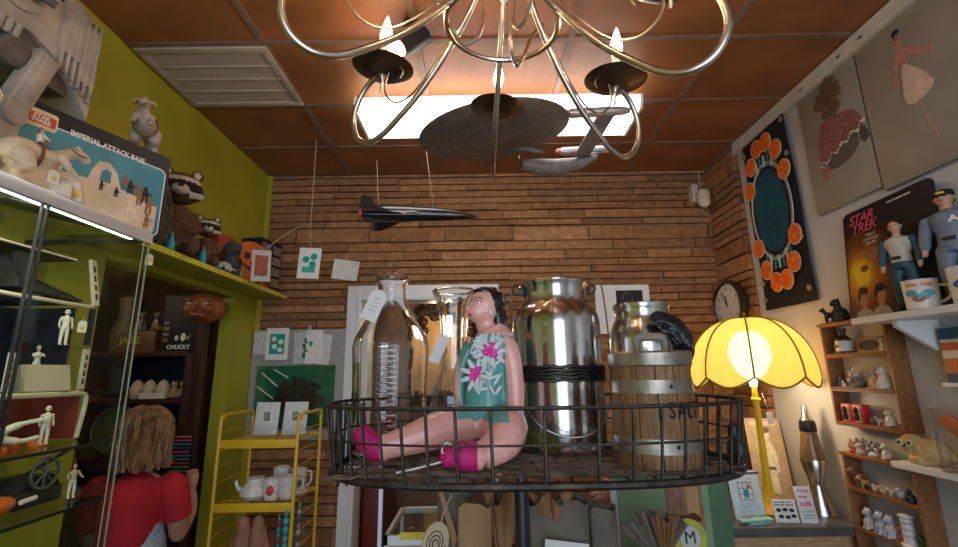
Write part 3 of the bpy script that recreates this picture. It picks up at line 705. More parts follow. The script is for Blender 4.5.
# black vehicle + orange ship on the lower shelf
vh = thing('toy_vehicle', 'black toy vehicle with round cockpit frame on lower shelf', 'toy vehicle', M=T(-1.14, 1.20, 1.241) @ Matrix.Scale(1.22, 4))
MB().box(-.04,-.055,.004,.04,.05,.035).prism([(-.05,.035),(.05,.035),(.03,.06),(-.035,.06)], -.035, .035, M=Rz(PI/2)).build('hull', M_blackm, vh, bevel=.004)
mb = MB(); mb.tube([(.042, .03*math.cos(a)-.0, .065+.03*math.sin(a)) for a in [k*2*PI/20 for k in range(20)]], .003, 6, closed=True)
for k in range(4): a = k*PI/4; mb.tube([(.042,.03*math.cos(a),.065+.03*math.sin(a)),(.042,-.03*math.cos(a),.065-.03*math.sin(a))], .0018, 5)
mb.build('round_window', paint((.15,.15,.16), .3, .6), vh)
mb = MB(); mb.tube([(0,-.05,.03),(.02,-.12,.05),(.02,-.16,.045)], [.012,.008,.005], 8); mb.tube([(0,.0,.06),(.03,.06,.10)], .004, 6); mb.build('gun', M_blackm, vh)
mb = MB(); mb.ell((-1.10, 1.09, 1.268), (.03,.055,.022), 14)
os_ = tag(mb.build('toy_spaceship', paint((.75,.16,.02), .3), None), 'small orange toy ship on the lower glass shelf', 'toy spaceship')
MB().tube([(-1.07, 1.13, 1.27), (-1.07, 1.165, 1.272)], .006, 8).build('gun', W_, os_, world=True)

# ------------------------------------------------------------------ on top of the case
M_walk = mat('weathered_grey_plastic', (.36,.31,.26), .6, var=.3, scale=9, bump=.3, bscale=30)
M_walkd = mat('dark_grey_plastic', (.11,.09,.075), .7, var=.4, scale=14)
wk = thing('toy_walker', 'big weathered grey four legged toy walker on the glass case', 'toy walker', (-1.235, .92, CZT+.001))
# body: side profile in y-z, thick along x; local coords
def sideprism(poly, x0, x1): return [(x0, y, z) for y, z in poly], [(x1, y, z) for y, z in poly]
def addside(mb, poly, x0, x1, inset=0.):
    a = [(x0, y, z) for y, z in poly]; b = [(x1, y, z) for y, z in poly]; n = len(poly)
    mb.add(a+b, [tuple(range(n)), tuple(range(2*n-1, n-1, -1))]+[(i, (i+1) % n, (i+1) % n+n, i+n) for i in range(n)])
mb = MB(); addside(mb, [(-.34,.44),(.03,.425),(.06,.44),(.12,.425),(.20,.37),(.262,.30),(.268,.44),(.262,.56),(.235,.615),(.13,.64),(-.32,.645),(-.36,.56)], -.10, .10)
body = mb.build('body', M_walk, wk, bevel=.012)
mb = MB()
for (ya, yb, za, zb) in ((-.3,-.12,.56,.62),(-.3,-.14,.47,.54),(.135,.20,.45,.60),(.205,.25,.40,.58),(-.08,.1,.60,.625)): mb.box(.098, ya, za, .108, yb, zb)
for k in range(6): mb.box(.10, .14+.02*k, .40-.01*k, .112, .147+.02*k, .60)
mb.build('side_panels', M_walk, body, bevel=.002)
MB().lathe([(.062,0),(.062,.006),(.054,.009),(.001,.009)], 28, M=frame((.10,.02,.535), (0,1,0), (1,0,0)) @ I4).build('round_panel', M_walk, body, bevel=.001)
mb = MB(); mb.lathe([(.022,0),(.022,.018),(.012,.024),(.001,.024)], 16, M=frame((.108,.03,.53), (0,1,0), (1,0,0))); mb.tube([(.12,.03,.53),(.135,.0,.56),(.138,-.04,.585)], .006, 8); mb.tube([(.12,.04,.53),(.14,.075,.525)], .011, 8)
mb.build('gun_turret', M_walkd, body)
for y_ in (-.26,.09): MB().box(.099, y_, .585, .1035, y_+.035, .615).build('window_slot', M_dark, body)
mb = MB()
for k in range(5): mb.tube([(.085,-.06+.02*k,.43),(.115,-.055+.02*k,.42),(.10,-.05+.02*k,.395)], .009, 8)
mb.build('ribbed_hose', M_walk, body)
MB().box(-.085,-.28,.34,.085,.2,.44).build('underbody', M_walkd, wk, bevel=.006)
MB().lathe([(.04,0),(.04,.02),(.03,.026),(.001,.026)], 20, M=frame((.085,.04,.36), (0,1,0), (1,0,0))).build('drive_wheel', M_walkd, wk)
MB().tube([(0,.05,.64),(0,.05,.70)], .013, 10).build('handle_stub', M_walk, wk)
for (x, y, kick) in ((.105,.10,-.05),(-.1,.20,.02),(.105,-.2,.04),(-.1,-.26,-.03)):
    lg = MB(); s_ = 1 if x > 0 else -1
    F = frame((x, y, .37), (1,0,0), V((0, -kick, .17)).normalized()*1)
    lg.box(-.018,-.028,-.17,.018,.028,.03, F); lg.box(.012*s_-.008,-.016,-.15,.012*s_+.012,.016,.01, F)
    l_ = lg.build('leg', M_walk, wk, bevel=.006)
    kx = V((x, y+kick*1.0, .20))
    MB().lathe([(.03,-.024),(.03,.024),(.0,.026)], 16, M=frame(kx, (0,1,0), (1,0,0))).build('knee_joint', M_walk, l_, bevel=.002)
    MB().box(x-.016, kx.y-.024, .04, x+.016, kx.y+.024, .20).build('shin', M_walk, l_, bevel=.005)
    MB().lathe([(.045,0),(.045,.012),(.03,.035),(.022,.05)], 18, c=(x, kx.y, 0)).build('foot', M_walk, l_)
# boxed playset
M_bxk = mat('box_black', (.010,.010,.012), .6)
M_sky = mat('printed_teal', (.015,.22,.30), .4, var=.2, scale=12)
M_snow = mat('printed_snow', (.62,.50,.38), .45, var=.14, scale=14)
bx = thing('toy_box', 'wide black toy box printed with teal snow scene and figures', 'toy box', (-1.05, 1.19, CZT+.003))
F = frame((-1.185, .985, CZT+.004), (.36,.93,0), (0,0,1))
BW, BH = .435, .285
MB().box(-.10, 0, 0, BW, .05, BH, F).build('carton', M_bxk, bx, world=True, bevel=.002)
def rrect(w, h, r, n=4, x0=0, z0=0):
    out = []
    for cx, cz, a in ((w-r, h-r, 0), (r, h-r, PI/2), (r, r, PI), (w-r, r, 3*PI/2)):
        for k in range(n+1): q = a+k*PI/2/n; out.append((x0+cx+r*math.cos(q), z0+cz+r*math.sin(q)))
    return out
MB().prism(rrect(BW-.014, BH-.057, .02, x0=.004, z0=.008), -.0008, 0, F).build('white_border', M_paper, bx, world=True)
MB().prism(rrect(BW-.022, BH-.065, .016, x0=.008, z0=.012), -.0014, -.0006, F).build('printed_sky', M_sky, bx, world=True)
snow = [(.01,.014),(.405,.014),(.41,.03),(.41,.105),(.37,.115),(.33,.12),(.30,.125),(.285,.17),(.262,.192),(.235,.186),(.22,.15),(.215,.125),(.15,.12),(.135,.16),(.12,.12),(.01,.10)]
MB().prism(snow, -.0020, -.0012, F).build('printed_snow', M_snow, bx, world=True)
MB().prism([(.243,.13),(.272,.13),(.27,.165),(.256,.17),(.245,.16)], -.0026, -.0018, F).build('printed_arch', M_sky, bx, world=True)
rn = random.Random(6)
for k, (x, z, s_, c) in enumerate([(.10,.13,.05,0),(.125,.145,.045,0),(.145,.14,.05,1),(.19,.08,.05,1),(.25,.115,.03,0),(.29,.11,.03,0),(.31,.155,.04,2),(.325,.14,.045,0),(.345,.14,.045,2),(.355,.115,.05,2),(.37,.13,.055,0),(.385,.10,.06,2),(.33,.07,.05,1),(.345,.055,.04,1),(.385,.05,.045,2),(.2,.05,.03,1)]):
    m = (M_bxk, W_, paint((.28,.13,.06)))[c]; mb = MB()
    e = lambda cx, cz, rx, rz: mb.prism([(x+cx+rx*math.cos(q*PI/5), z+cz+rz*math.sin(q*PI/5)) for q in range(10)], -.0034, -.0022, F)
    e(0, s_*.40, s_*.11, s_*.13); e(0, s_*.12, s_*.16, s_*.22); e(-s_*.1, -s_*.25, s_*.07, s_*.26); e(s_*.1, -s_*.22, s_*.07, s_*.26); e(s_*.22, s_*.12, s_*.17, s_*.05)
    mb.build('printed_figure', m, bx, world=True, fix=False)
M_let = paint((.80,.78,.72)); tx = text('IMPERIAL ATTACK BASE', .0225, M_let, bx, WM(bx).inverted() @ F @ T(.255,-.003,.236), sx=.82, bold=.0005)
MB().prism(rrect(.072, .05, .008, x0=.055, z0=.215), -.003, -.0015, F).build('logo_panel', paint((.75,.65,.4)), bx, world=True)
MB().prism(rrect(.064, .028, .004, x0=.059, z0=.225), -.004, -.0025, F).build('logo_patch', paint((.60,.06,.02)), bx, world=True)
text('STAR', .015, M_let, bx, WM(bx).inverted() @ F @ T(.091,-.0045,.245), bold=.0005); text('WARS', .015, M_let, bx, WM(bx).inverted() @ F @ T(.091,-.0045,.233), bold=.0005)
# creature with rider and its base
def creature(label, M, col, saddle, s=1.):
    t = thing('toy_creature', label, 'toy animal', M=M)
    S = Matrix.Scale(s, 4); mb = MB()
    mb.tube(spline([(-.06,0,.072),(-.03,0,.085),(.01,0,.084),(.04,0,.09),(.065,0,.11),(.082,0,.125)], 3), [.014,.020,.026,.031,.033,.032,.031,.029,.027,.024,.020,.017,.015,.014,.014,.014], 14)
    mb.tube(spline([(.078,0,.122),(.10,0,.125),(.118,0,.112)], 3), [.016,.016,.015,.014,.012,.010,.008], 10)
    mb.tube(spline([(-.05,0,.075),(-.08,0,.06),(-.10,0,.03),(-.12,0,.022)], 3), [.018,.016,.014,.012,.011,.01,.008,.007,.005,.003], 8)
    for s2 in (-1, 1):
        limb(mb, [(-.02,s2*.02,.07),(-.008,s2*.026,.045)], .024, .016); limb(mb, [(-.008,s2*.026,.045),(-.03,s2*.026,.025),(-.02,s2*.026,.006)], .014, .009); mb.ell((-.008,s2*.026,.006), (.020,.011,.006), 8)
        limb(mb, [(.055,s2*.02,.095),(.07,s2*.024,.07),(.085,s2*.022,.062)], .010, .006)
        mb.tube(spline([(.082,s2*.012,.135),(.078,s2*.03,.132),(.09,s2*.035,.115)], 3), [.005,.005,.0045,.004,.003,.002,.001], 6)
    mb.build('body', col, t, M=S, remesh=.0024, iters=2)
    sd = MB(); sd.ell((.012,0,.104), (.026,.026,.014), 12); sd.tube([(.01, .034*math.cos(a), .085+.034*math.sin(a)) for a in [k*2*PI/16 for k in range(16)]], .004, 6, closed=True)
    sd.build('saddle', saddle, t, M=S)
    MB().tube([(.105,-.014,.12),(.09,-.017,.118),(.06,-.03,.125)], .0018, 5).build('reins', saddle, t, M=S)
    return t
Mt = T(-1.035, .955, CZT+.003) @ Rz(math.radians(68))
creature('cream toy riding beast with brown saddle at the case edge', Mt, paint((.62,.48,.32)), paint((.20,.07,.03)), .95)
fr = figure('action_figure', 'toy rider in cream parka sitting on the cream beast', 'action figure', Mt @ T(.012,0,.065) @ Rz(PI/2), .088, W_, paint((.30,.12,.05)), hair=paint((.30,.12,.05)), arms='forward', legs='ride')
price_tag(fr, (-1.0, .985, 2.03), (.2,1,0), .024, .032, string=[(-1.02,.98,2.05)], yellow=True, name='price_tag')
rb = MB(); rn = random.Random(12)
for k in range(7): rb.lathe([(.03-.002*k,0),(.026-.002*k,.03+.006*k),(.001,.034+.006*k)], 9, c=(-1.025+rn.uniform(-.012,.012), 1.05+rn.uniform(-.03,.035), CZT+.003))
rb_ = rb.build('toy_rocks', paint((.70,.64,.56)), None, remesh=.003, iters=2); tag(rb_, 'white plastic toy rock base before the teal box', 'toy part')
MB().prism([(.008*math.cos(k*PI/5), .008*math.sin(k*PI/5)) for k in range(10)], -.001, .001, frame((-.992, 1.045, 1.998), (0,1,0), (0,0,1))).build('yellow_sticker', paint((.85,.55,.03)), rb_, world=True)
creature('grey toy beast standing on top of the toy box', T(-1.085, 1.335, CZT+.290) @ Rz(math.radians(-60)), paint((.36,.29,.23)), paint((.16,.09,.05)), 1.0)
# small oval framed badge at far left
ba_ = thing('round_mirror', 'small round pink mirror at the left edge of the case top', 'mirror', (-1.03, .80, CZT+.003))
F = frame((-1.04, .835, 2.14), (.45,1,0), (0,0,1))
MB().lathe([(.001,0),(.03,0),(.03,.004),(.001,.004)], 24, M=F @ Rx(PI/2)).build('mirror_face', paint((.6,.28,.3), .3), ba_, world=True)
MB().tube([F @ V((.032*math.cos(a),0,.032*math.sin(a))) for a in [k*2*PI/24 for k in range(24)]], .005, 8, closed=True).tube([F @ V((0,0,-.03)), F @ V((0,0,-.156))], .006, 8).tube([F @ V((-.03,0,-.157)), F @ V((.03,0,-.157))], .006, 8).build('mirror_frame', paint((.35,.33,.30), .3, .6), ba_, world=True)
# ================================================================== right wall
def wallR(y, z, x=XR): return frame((x, y, z), (0,-1,0), (0,0,1))     # local x runs towards the shop front, local -y faces the room
def disc(cx, cz, rx, rz, n=20): return [(cx+rx*math.cos(2*PI*k/n), cz+rz*math.sin(2*PI*k/n)) for k in range(n)]
# banner
M_bk = mat('black_cloth', (.012,.012,.014), .85, bump=.1)
M_or = mat('orange_print', (.80,.16,.015), .7, var=.25, scale=45)
bn = thing('hanging_tapestry', 'black tapestry with blue oval and orange discs hanging by the clock', 'tapestry', (1.505, 2.17, 1.84))
FB = frame((1.500, 2.345, 1.845), (0,-1,0), (0,0,1))
def cloth(u, v): x = u*.365; z = v*.965; return (x, .004*math.sin(v*9+u*3)-.012*(v-.5)*(u)+0*.01, z+(.02*(u-.5)**2 if v > .5 else 0)+(.045*max(0,(u-.8)/.2)**2 if v > .97 else 0))
MB().grid(cloth, 14, 30, FB).build('cloth', M_bk, bn, world=True, solid=.002)
g_ = paint((.30,.24,.16)); mb = MB()
MB().prism(disc(.18, .49, .150, .250, 40), -.0125, -.0105, FB).build('oval_border', g_, bn, world=True)
MB().tube([FB @ V((x, -.0125, z)) for x, z in disc(.18, .49, .153, .254, 48)], .0026, 5, closed=True).build('white_outline', paint((.65,.6,.5)), bn, world=True)
MB().prism(disc(.18, .49, .138, .236, 40), -.0145, -.012, FB).build('inner_border', M_bk, bn, world=True)
MB().prism(disc(.18, .49, .122, .216, 40), -.0165, -.014, FB).build('blue_oval', mat('deep_blue_print', (.004,.045,.085), .8, col2=(.01,.10,.14), scale=30), bn, world=True)
cream = paint((.62,.45,.28))
for k in range(6):
    a = math.radians(168-k*31); a2 = math.radians(-168+k*31)
    for (aa, zz) in ((a, .56), (a2, .40)):
        cx, cz = .18+.142*math.cos(aa), zz+.265*math.sin(aa)+(.03 if zz > .5 else -.02)
        if abs(math.sin(aa)) < .1: cz += .09*(1 if zz > .5 else -1); 
        d_ = MB().prism(disc(cx, cz, .046, .051, 20), -.0175, -.0135, FB).build('disc_rim', cream, bn, world=True)
        MB().prism(disc(cx, cz, .041, .046, 20), -.0195, -.017, FB).build('orange_disc', M_or, d_, world=True)
        rn = random.Random(k); mb = MB()
        for j in range(5): x, z = cx+rn.uniform(-.018,.018), cz+rn.uniform(-.024,.024); mb.prism([(x-.008,z),(x+.008,z+.003),(x+.008,z+.0055),(x-.008,z+.0025)], -.0205, -.019, FB)
        mb.build('printed_sign', paint((.35,.06,.01)), d_, world=True)
for s_, z0 in ((1,.745),(-1,.235)):
    for k in range(-3, 4):
        x = .18+k*.028; MB().prism([(x-.009, z0-s_*.04), (x+.009, z0-s_*.04), (x+.007+k*.006, z0+s_*.045), (x-.007+k*.006, z0+s_*.045)], -.014, -.0115, FB).build('blue_ray', paint((.02,.22,.30) if k % 2 else (.55,.5,.42)), bn, world=True)
mb = MB()
for z in (.05, .5, .9):
    for x in (.018, .345): mb.prism(disc(x, z, .012, .014, 10), -.012, -.005, FB)
for x, z in ((.018,.05),(.02,.14),(.02,.30),(.02,.70),(.02,.86),(.34,.06),(.345,.3),(.345,.72),(.345,.9)): MB().prism(disc(x, z, .012, .014, 10), -.0125, -.006, FB).build('gold_motif', g_, bn, world=True)
MB().box(-.012,-.006,.955,.0,.004,.985, FB).build('hanging_tab', M_bk, bn, world=True)

# clock
ck = thing('wall_clock', 'round wall clock with white face and dark rim on brick', 'clock', (XR-.03, 2.62, 1.915))
FC = frame((XR-.025, 2.63, 1.905), (0,-1,0), (0,0,1)) @ Rx(PI/2)
MB().lathe([(.001,-.0),(.155,0),(.16,.02),(.158,.04),(.145,.048),(.137,.04),(.135,.03),(.001,.03)], 40, M=FC).build('rim', mat('dark_clock_rim', (.035,.018,.010), .3, coat=.4), ck, world=True)
fc = MB().lathe([(.001,.030),(.134,.030),(.134,.034),(.001,.034)], 40, M=FC).build('dial', paint((.72,.72,.68)), ck, world=True)
FD = frame((XR-.061, 2.63, 1.905), (0,-1,0), (0,0,1))
for k in range(12):
    a = PI/2-k*PI/6; text(str(k or 12), .026, M_dark, fc, WM(ck).inverted() @ FD @ T(.108*math.cos(a), 0, .108*math.sin(a)), name='numeral')
for L_, a in ((.07, 100), (.10, 118)): a = math.radians(a); MB().tube([(0,-.001,0), (L_*math.cos(a), -.001, L_*math.sin(a))], .0028, 5, M=FD).build('hand', M_dark, ck, world=True)

# corner motion sensor
ms = thing('motion_sensor', 'white plastic motion sensor in the ceiling corner of brick', 'sensor', (1.43, 2.70, 2.6))
M_pl2 = mat('aged_white_plastic', (.60,.50,.40), .4, var=.08)
MB().box(-.05,.02,.0,-.01,.085,.12).box(-.03,-.01,.03,.0,.03,.06).build('bracket', M_pl2, ms, bevel=.004)
mb = MB(); mb.ell((0,-.01,.0), (.042,.036,.05), 16); mb.tube([(0,-.01,.0),(0,-.01,.06)], [.042,.038], 16); mb.build('housing', M_pl2, ms, remesh=.004, iters=2)
MB().ell((0,-.022,-.022), (.034,.03,.034), 14).build('lens', paint((.72,.66,.58), .2), ms)
MB().tube([(.01,.03,.09),(.02,.05,.22)], .003, 6).build('cable', M_pl2, ms)

# two painted canvases
M_canv = mat('grey_canvas', (.27,.24,.195), .6, var=.10, scale=5, bump=.15, bscale=220)
def canvas(label, y0, y1, z0, z1):
    t = thing('painted_canvas', label, 'painting', (XR-.012, (y0+y1)/2, z0))
    MB().box(XR-.02, y0, z0, XR-.002, y1, z1).build('canvas', M_canv, t, world=True, bevel=.002)
    for y in (y0+.05, y1-.05): MB().tube([(XR-.024, y, z1-.015), (XR-.02, y, H-.06)], .0022, 5).box(XR-.03, y-.008, z1-.02, XR-.02, y+.008, z1+.004).build('hanging_clip', M_alu, t, world=True)
    return t, frame((XR-.0205, y1, z0), (0,-1,0), (0,0,1))
c1, F1 = canvas('grey canvas with a painted seated woman in a ruffled shawl', 1.572, 1.893, 2.205, 2.80)
def relief(mb, cx, cz, rx, rz, d=.003, F=None): return mb.ell((0,0,0), (rx, d, rz), 12, F @ T(cx, 0, cz))
M_curl = mat('brown_bead_hair', (.07,.035,.015), .6, col2=(.22,.13,.07), scale=90, bump=1, bscale=120)
M_shawl = mat('rose_shawl', (.18,.045,.05), .7, col2=(.34,.15,.13), scale=70, bump=.8, bscale=100)
mb = MB(); rn = random.Random(1)
for k in range(60): a = rn.uniform(0, 2*PI); r = rn.uniform(.2, 1); relief(mb, .172+.066*r*math.cos(a), .47+.095*r*math.sin(a), .016, .018, .006, F1)
mb.build('curly_hair', M_curl, c1, world=True)
F1 = F1 @ T(.028,0,.077) @ Matrix.Diagonal((1.05,1,.8,1))
MB().prism([(.12,.37),(.19,.37),(.20,.33),(.12,.33)], -.003, 0, F1).build('painted_shoulders', paint((.32,.17,.10)), c1, world=True)
MB().prism([(.085,.375),(.13,.385),(.19,.365),(.235,.345),(.265,.29),(.262,.235),(.21,.235),(.15,.205),(.09,.165),(.045,.15),(.05,.23),(.065,.33)], -.004, 0, F1).build('shawl', M_shawl, c1, world=True)
mb = MB()
for k in range(26): t_ = k/25; x = .045+.225*t_; z = .150+.10*t_+.012*math.sin(k*1.1)-.0*t_; relief(mb, x, z, .0065, .007, .005, F1)
mb.build('lace_trim', paint((.62,.56,.47)), c1, world=True)
MB().prism([(.075,.15),(.12,.178),(.2,.222),(.235,.235),(.235,.16),(.19,.115),(.12,.10),(.085,.11)], -.003, 0, F1).build('grey_skirt', paint((.10,.085,.07)), c1, world=True)
MB().prism([(.25,.23),(.27,.23),(.285,.17),(.262,.15),(.245,.165)], -.003, 0, F1).build('dark_glove', paint((.06,.045,.04)), c1, world=True)
MB().prism([(.045,.15),(.085,.12),(.07,.07),(.045,.075)], -.003, 0, F1).build('painted_foot', paint((.30,.12,.09)), c1, world=True)
c2_, F2 = canvas('grey canvas with a painted dancer in a pale dress', 1.02, 1.562, 2.185, 2.80)
F2 = F2 @ T(.012,0,.035)
mb = MB().prism([(.155,.46),(.168,.46),(.168,.44),(.18,.42),(.215,.395),(.25,.365),(.27,.37),(.265,.355),(.245,.35),(.20,.375),(.175,.39),(.17,.36),(.155,.36),(.152,.39),(.13,.34),(.115,.29),(.108,.29),(.12,.35),(.14,.41)], -.003, 0, F2)
mb.build('pink_top', paint((.42,.19,.16)), c2_, world=True)
mb = MB(); relief(mb, .16, .478, .013, .02, .004, F2); mb.build('painted_head', paint((.27,.15,.10)), c2_, world=True)
mb = MB(); relief(mb, .158, .492, .015, .014, .005, F2); mb.build('painted_hair', M_dark, c2_, world=True)
MB().prism([(.155,.36),(.172,.36),(.20,.325),(.225,.29),(.245,.245),(.23,.225),(.205,.215),(.175,.205),(.15,.215),(.14,.25),(.148,.31)], -.004, 0, F2).build('pale_dress', paint((.55,.42,.34)), c2_, world=True)
MB().prism([(.185,.21),(.195,.21),(.205,.13),(.218,.06),(.212,.06),(.195,.13)], -.003, 0, F2).build('painted_legs', paint((.36,.23,.17)), c2_, world=True)

# upper shelf with boxed figure, dolls and mugs
struct_ = None
us = thing('wall_shelf', 'white upper wall shelf carrying the boxed figure and two mugs', 'shelf', (1.45, 1.2, 1.70))
MB().box(1.342, .55, 1.700, XR-.001, 1.63, 1.722).build('board', M_white, us, world=True, bevel=.002)
for y in (.8, 1.5): MB().prism([(0,0),(.14,0),(.14,-.02),(.02,-.10),(0,-.10)], -.008, .008, frame((XR-.002, y, 1.699), (-1,0,0), (0,0,1))).build('bracket', M_white, us, world=True)
ZS = 1.7225
M_card = mat('black_card_print', (.015,.012,.012), .35)
cd = thing('boxed_card', 'black card with pink lettering and orange starburst on shelf', 'packaging', (1.47, 1.6, ZS))
FK = frame((1.455, 1.765, ZS), (-.06,-1,0), (.10,0,1))
KW, KH = .40, .435
MB().prism(rrect(KW, KH, .025), 0, .006, FK).build('card', M_card, cd, world=True)
def burst_mat():
    m = mat('orange_burst', (.5,.2,.03), .4); nt = m.node_tree; b = nt.nodes['Principled BSDF']
    tc = nt.nodes.new('ShaderNodeTexCoord'); g = nt.nodes.new('ShaderNodeTexGradient'); g.gradient_type = 'SPHERICAL'; mp = nt.nodes.new('ShaderNodeMapping'); r = nt.nodes.new('ShaderNodeValToRGB'); n = nt.nodes.new('ShaderNodeTexNoise'); n.inputs['Scale'].default_value = 14
    ad = nt.nodes.new('ShaderNodeMath'); ad.operation = 'MULTIPLY_ADD'; ad.inputs[1].default_value = .35
    nt.links.new(tc.outputs['Object'], mp.inputs[0]); nt.links.new(mp.outputs[0], g.inputs[0]); nt.links.new(tc.outputs['Object'], n.inputs[0])
    nt.links.new(n.outputs['Fac'], ad.inputs[0]); nt.links.new(g.outputs['Fac'], ad.inputs[2]); nt.links.new(ad.outputs[0], r.inputs[0])
    e = r.color_ramp.elements; e[0].position = .15; e[0].color = (.015,.010,.008,1); e[1].position = 1.0; e[1].color = (.75,.55,.02,1)
    q = e.new(.55); q.color = (.16,.055,.012,1); q = e.new(.82); q.color = (.42,.17,.02,1)
    nt.links.new(r.outputs[0], b.inputs['Base Color']); c = WM(cd).inverted() @ FK @ V((.075,-.001,.175))
    mp.inputs['Location'].default_value = [-5.2*q for q in c]; mp.inputs['Scale'].default_value = (5.2,5.2,5.2); return m
MB().prism(rrect(.225, .33, .01, x0=.008, z0=.015), -.001, 0, FK).build('starburst_picture', burst_mat(), cd, world=True)
M_pinkl = paint((.55,.08,.13)); KI = WM(cd).inverted() @ FK
text('STAR', .052, M_pinkl, cd, KI @ T(.095,-.0025,.395), shear=.3, bold=.0008); text('TREK', .052, M_pinkl, cd, KI @ T(.105,-.0025,.355), shear=.3, bold=.0008)
for i, s_ in enumerate(('FULLY','POSEABLE','FIGURE')): text(s_, .016, paint((.65,.5,.35)), cd, KI @ T(.135,-.0025,.318-i*.016))
text('FULLY POSEABLE FIGURE', .009, M_let, cd, KI @ T(.27,-.0025,.41))
mb = MB(); relief(mb, .15, .245, .075, .022, .003, FK); mb.build('printed_saucer', paint((.28,.15,.07)), cd, world=True)
mb = MB(); relief(mb, .09, .195, .022, .014, .004, FK); mb.build('printed_pod', paint((.20,.08,.05)), cd, world=True)
for cx, hc in ((.075, (.07,.035,.015)), (.155, (.012,.010,.010))):       # two plain printed busts
    mb = MB(); relief(mb, cx, .015, .045, .032, .003, FK); b_ = mb.build('printed_shoulders', paint((.30,.28,.25)), cd, world=True)
    mb = MB(); relief(mb, cx, .085, .024, .034, .004, FK); relief(mb, cx, .055, .013, .02, .004, FK); mb.build('printed_face', paint((.36,.17,.09)), b_, world=True)
    mb = MB(); relief(mb, cx-.003, .108, .027, .019, .0055, FK); relief(mb, cx-.02, .09, .009, .02, .005, FK); mb.build('printed_hair', paint(hc), b_, world=True)
rotR = lambda x, y, z, tilt=0: T(x, y, z) @ Rz(math.radians(-62)) @ Ry(0)
d1 = figure('action_doll', 'dark haired doll in cream tunic with blue sleeves on card', 'doll', T(1.412, 1.462, ZS+.0) @ Rz(math.radians(-68)) @ Matrix.Diagonal((1.1,1.0,1,1)), .315, paint((.50,.45,.38)), paint((.02,.07,.10)), boots=M_dark, hair=paint((.02,.012,.01)))
for s_ in (-1, 1):
    mb = MB(); limb(mb, [(s_*.118*.315,0,.76*.315),(s_*.145*.315,.003,.63*.315),(s_*.146*.315,-.008,.535*.315)], .0135, .0105); mb.build('blue_sleeve', paint((.02,.09,.13)), d1)
MB().cbox((0,-.030,.18), (.022,.006,.010)).build('belt_buckle', M_dark, d1, bevel=.001)
sleeve = paint((.15,.19,.25))
d2 = figure('action_doll', 'doll in grey blue shirt with chest badge and black cap', 'doll', T(1.452, 1.325, ZS+.0) @ Rz(math.radians(-62)) @ Matrix.Diagonal((1.25,1.15,1,1)), .365, sleeve, sleeve, boots=M_dark, hair=M_dark)
for s_ in (-1, 1):
    mb = MB(); limb(mb, [(s_*.118*.355,0,.76*.355),(s_*.146*.355,.003,.63*.355),(s_*.146*.355,-.008,.545*.355)], .0145, .0115); mb.build('shirt_sleeve', sleeve, d2)
MB().lathe([(.021,.0),(.0215,.012),(.017,.02),(.001,.022)], 20, c=(0,.002,.343)).ell((0,-.018,.345), (.016,.010,.004), 12).build('cap', M_dark, d2)
MB().ell((0,-.0205,.352), (.009,.003,.005), 10).build('cap_badge', paint((.7,.5,.05)), d2)
text('A', .026, M_let, d2, T(.016,-.034,.262), bold=.001, name='chest_badge')
MB().cbox((0,-.033,.205), (.024,.006,.010)).build('belt_buckle', M_dark, d2, bevel=.001)
def mug(label, M, r, h, cols, txt=None, seed=1):
    t = thing('mug', label, 'mug', M=M)
    b = MB().lathe([(.001,0),(r*.93,0),(r*.95,.004),(r,h),(r*1.03,h+.002),(r*.96,h),(r*.9,.006),(.001,.006)], 32).build('cup', paint((.72,.70,.66), .25), t)
    mb = MB(); mb.tube(spline([(r*.95,0,h*.8),(r*1.45,0,h*.75),(r*1.5,0,h*.4),(r*.95,0,h*.2)], 4), .005, 8); mb.build('handle', paint((.72,.70,.66), .25), t)
    rn = random.Random(seed)
    for k, c in enumerate(cols):
        a = math.radians(-115+k*50/max(1, len(cols)-1)+rn.uniform(-4, 4)); z = h*rn.uniform(.25, .6); mb = MB(); mb.ell((0,0,0), (h*.18, .0015, h*.12), 10, T(r*.985*math.cos(a), r*.985*math.sin(a), z) @ Rz(a+PI/2)); mb.build('printed_motif', paint(c), b)
    if txt:
        for i, chh in enumerate(txt):
            a = math.radians(-90+(i-(len(txt)-1)/2)*9.5)
            if chh != ' ': text(chh, .013, paint((.75,.15,.03)), b, T(r*1.002*math.cos(a), r*1.002*math.sin(a), h*.82) @ Rz(a+PI/2), bold=.0004)
    return t
mug('white mug with orange lettering round its rim, upper shelf', T(1.378, 1.388, ZS) @ Rz(math.radians(-48)), .043, .088, [(.1,.3,.4),(.35,.12,.06),(.1,.35,.5),(.15,.4,.55)], 'STAR TREK')
mug('white mug with blue printed pictures at the shelf end', T(1.382, 1.245, ZS) @ Rz(math.radians(-48)), .045, .10, [(.05,.12,.3),(.3,.05,.05),(.05,.12,.3),(.03,.05,.08),(.05,.2,.3)], None, 5)
# black creatures left of the card, on top of the curio
# ------------------------------------------------------------------ curio shelves
def curio(label, z0, z1, shz_, y0=1.625, y1=1.935, x0=1.452):
    t = thing('curio_shelf', label, 'shelf', (1.49, (y0+y1)/2, z0))
    for y in (y0, y1-.011): MB().box(x0, y, z0, XR-.001, y+.011, z1).build('side_panel', M_wood, t, world=True, bevel=.001)
    for k, z in enumerate([z0]+shz_+[z1]):
        s_ = MB().box(x0, y0+.011, z-.006 if k else z, XR-.001, y1-.011, z+.006 if k else z+.012).build('shelf', M_wood, t, world=True, bevel=.001)
        MB().tube([(x0-.001, y0+.011, z+.001), (x0-.001, y1-.011, z+.001)], .003, 6).tube([(x0-.001, y0+.011, z+.009), (x0-.001, y1-.011, z+.009)], .0022, 6).build('moulding', M_wood, s_, world=True)
    MB().box(x0-.008, y0-.004, z1-.004, XR-.001, y1+.004, z1+.008).build('top_board', M_wood, t, world=True, bevel=.002)
    return t
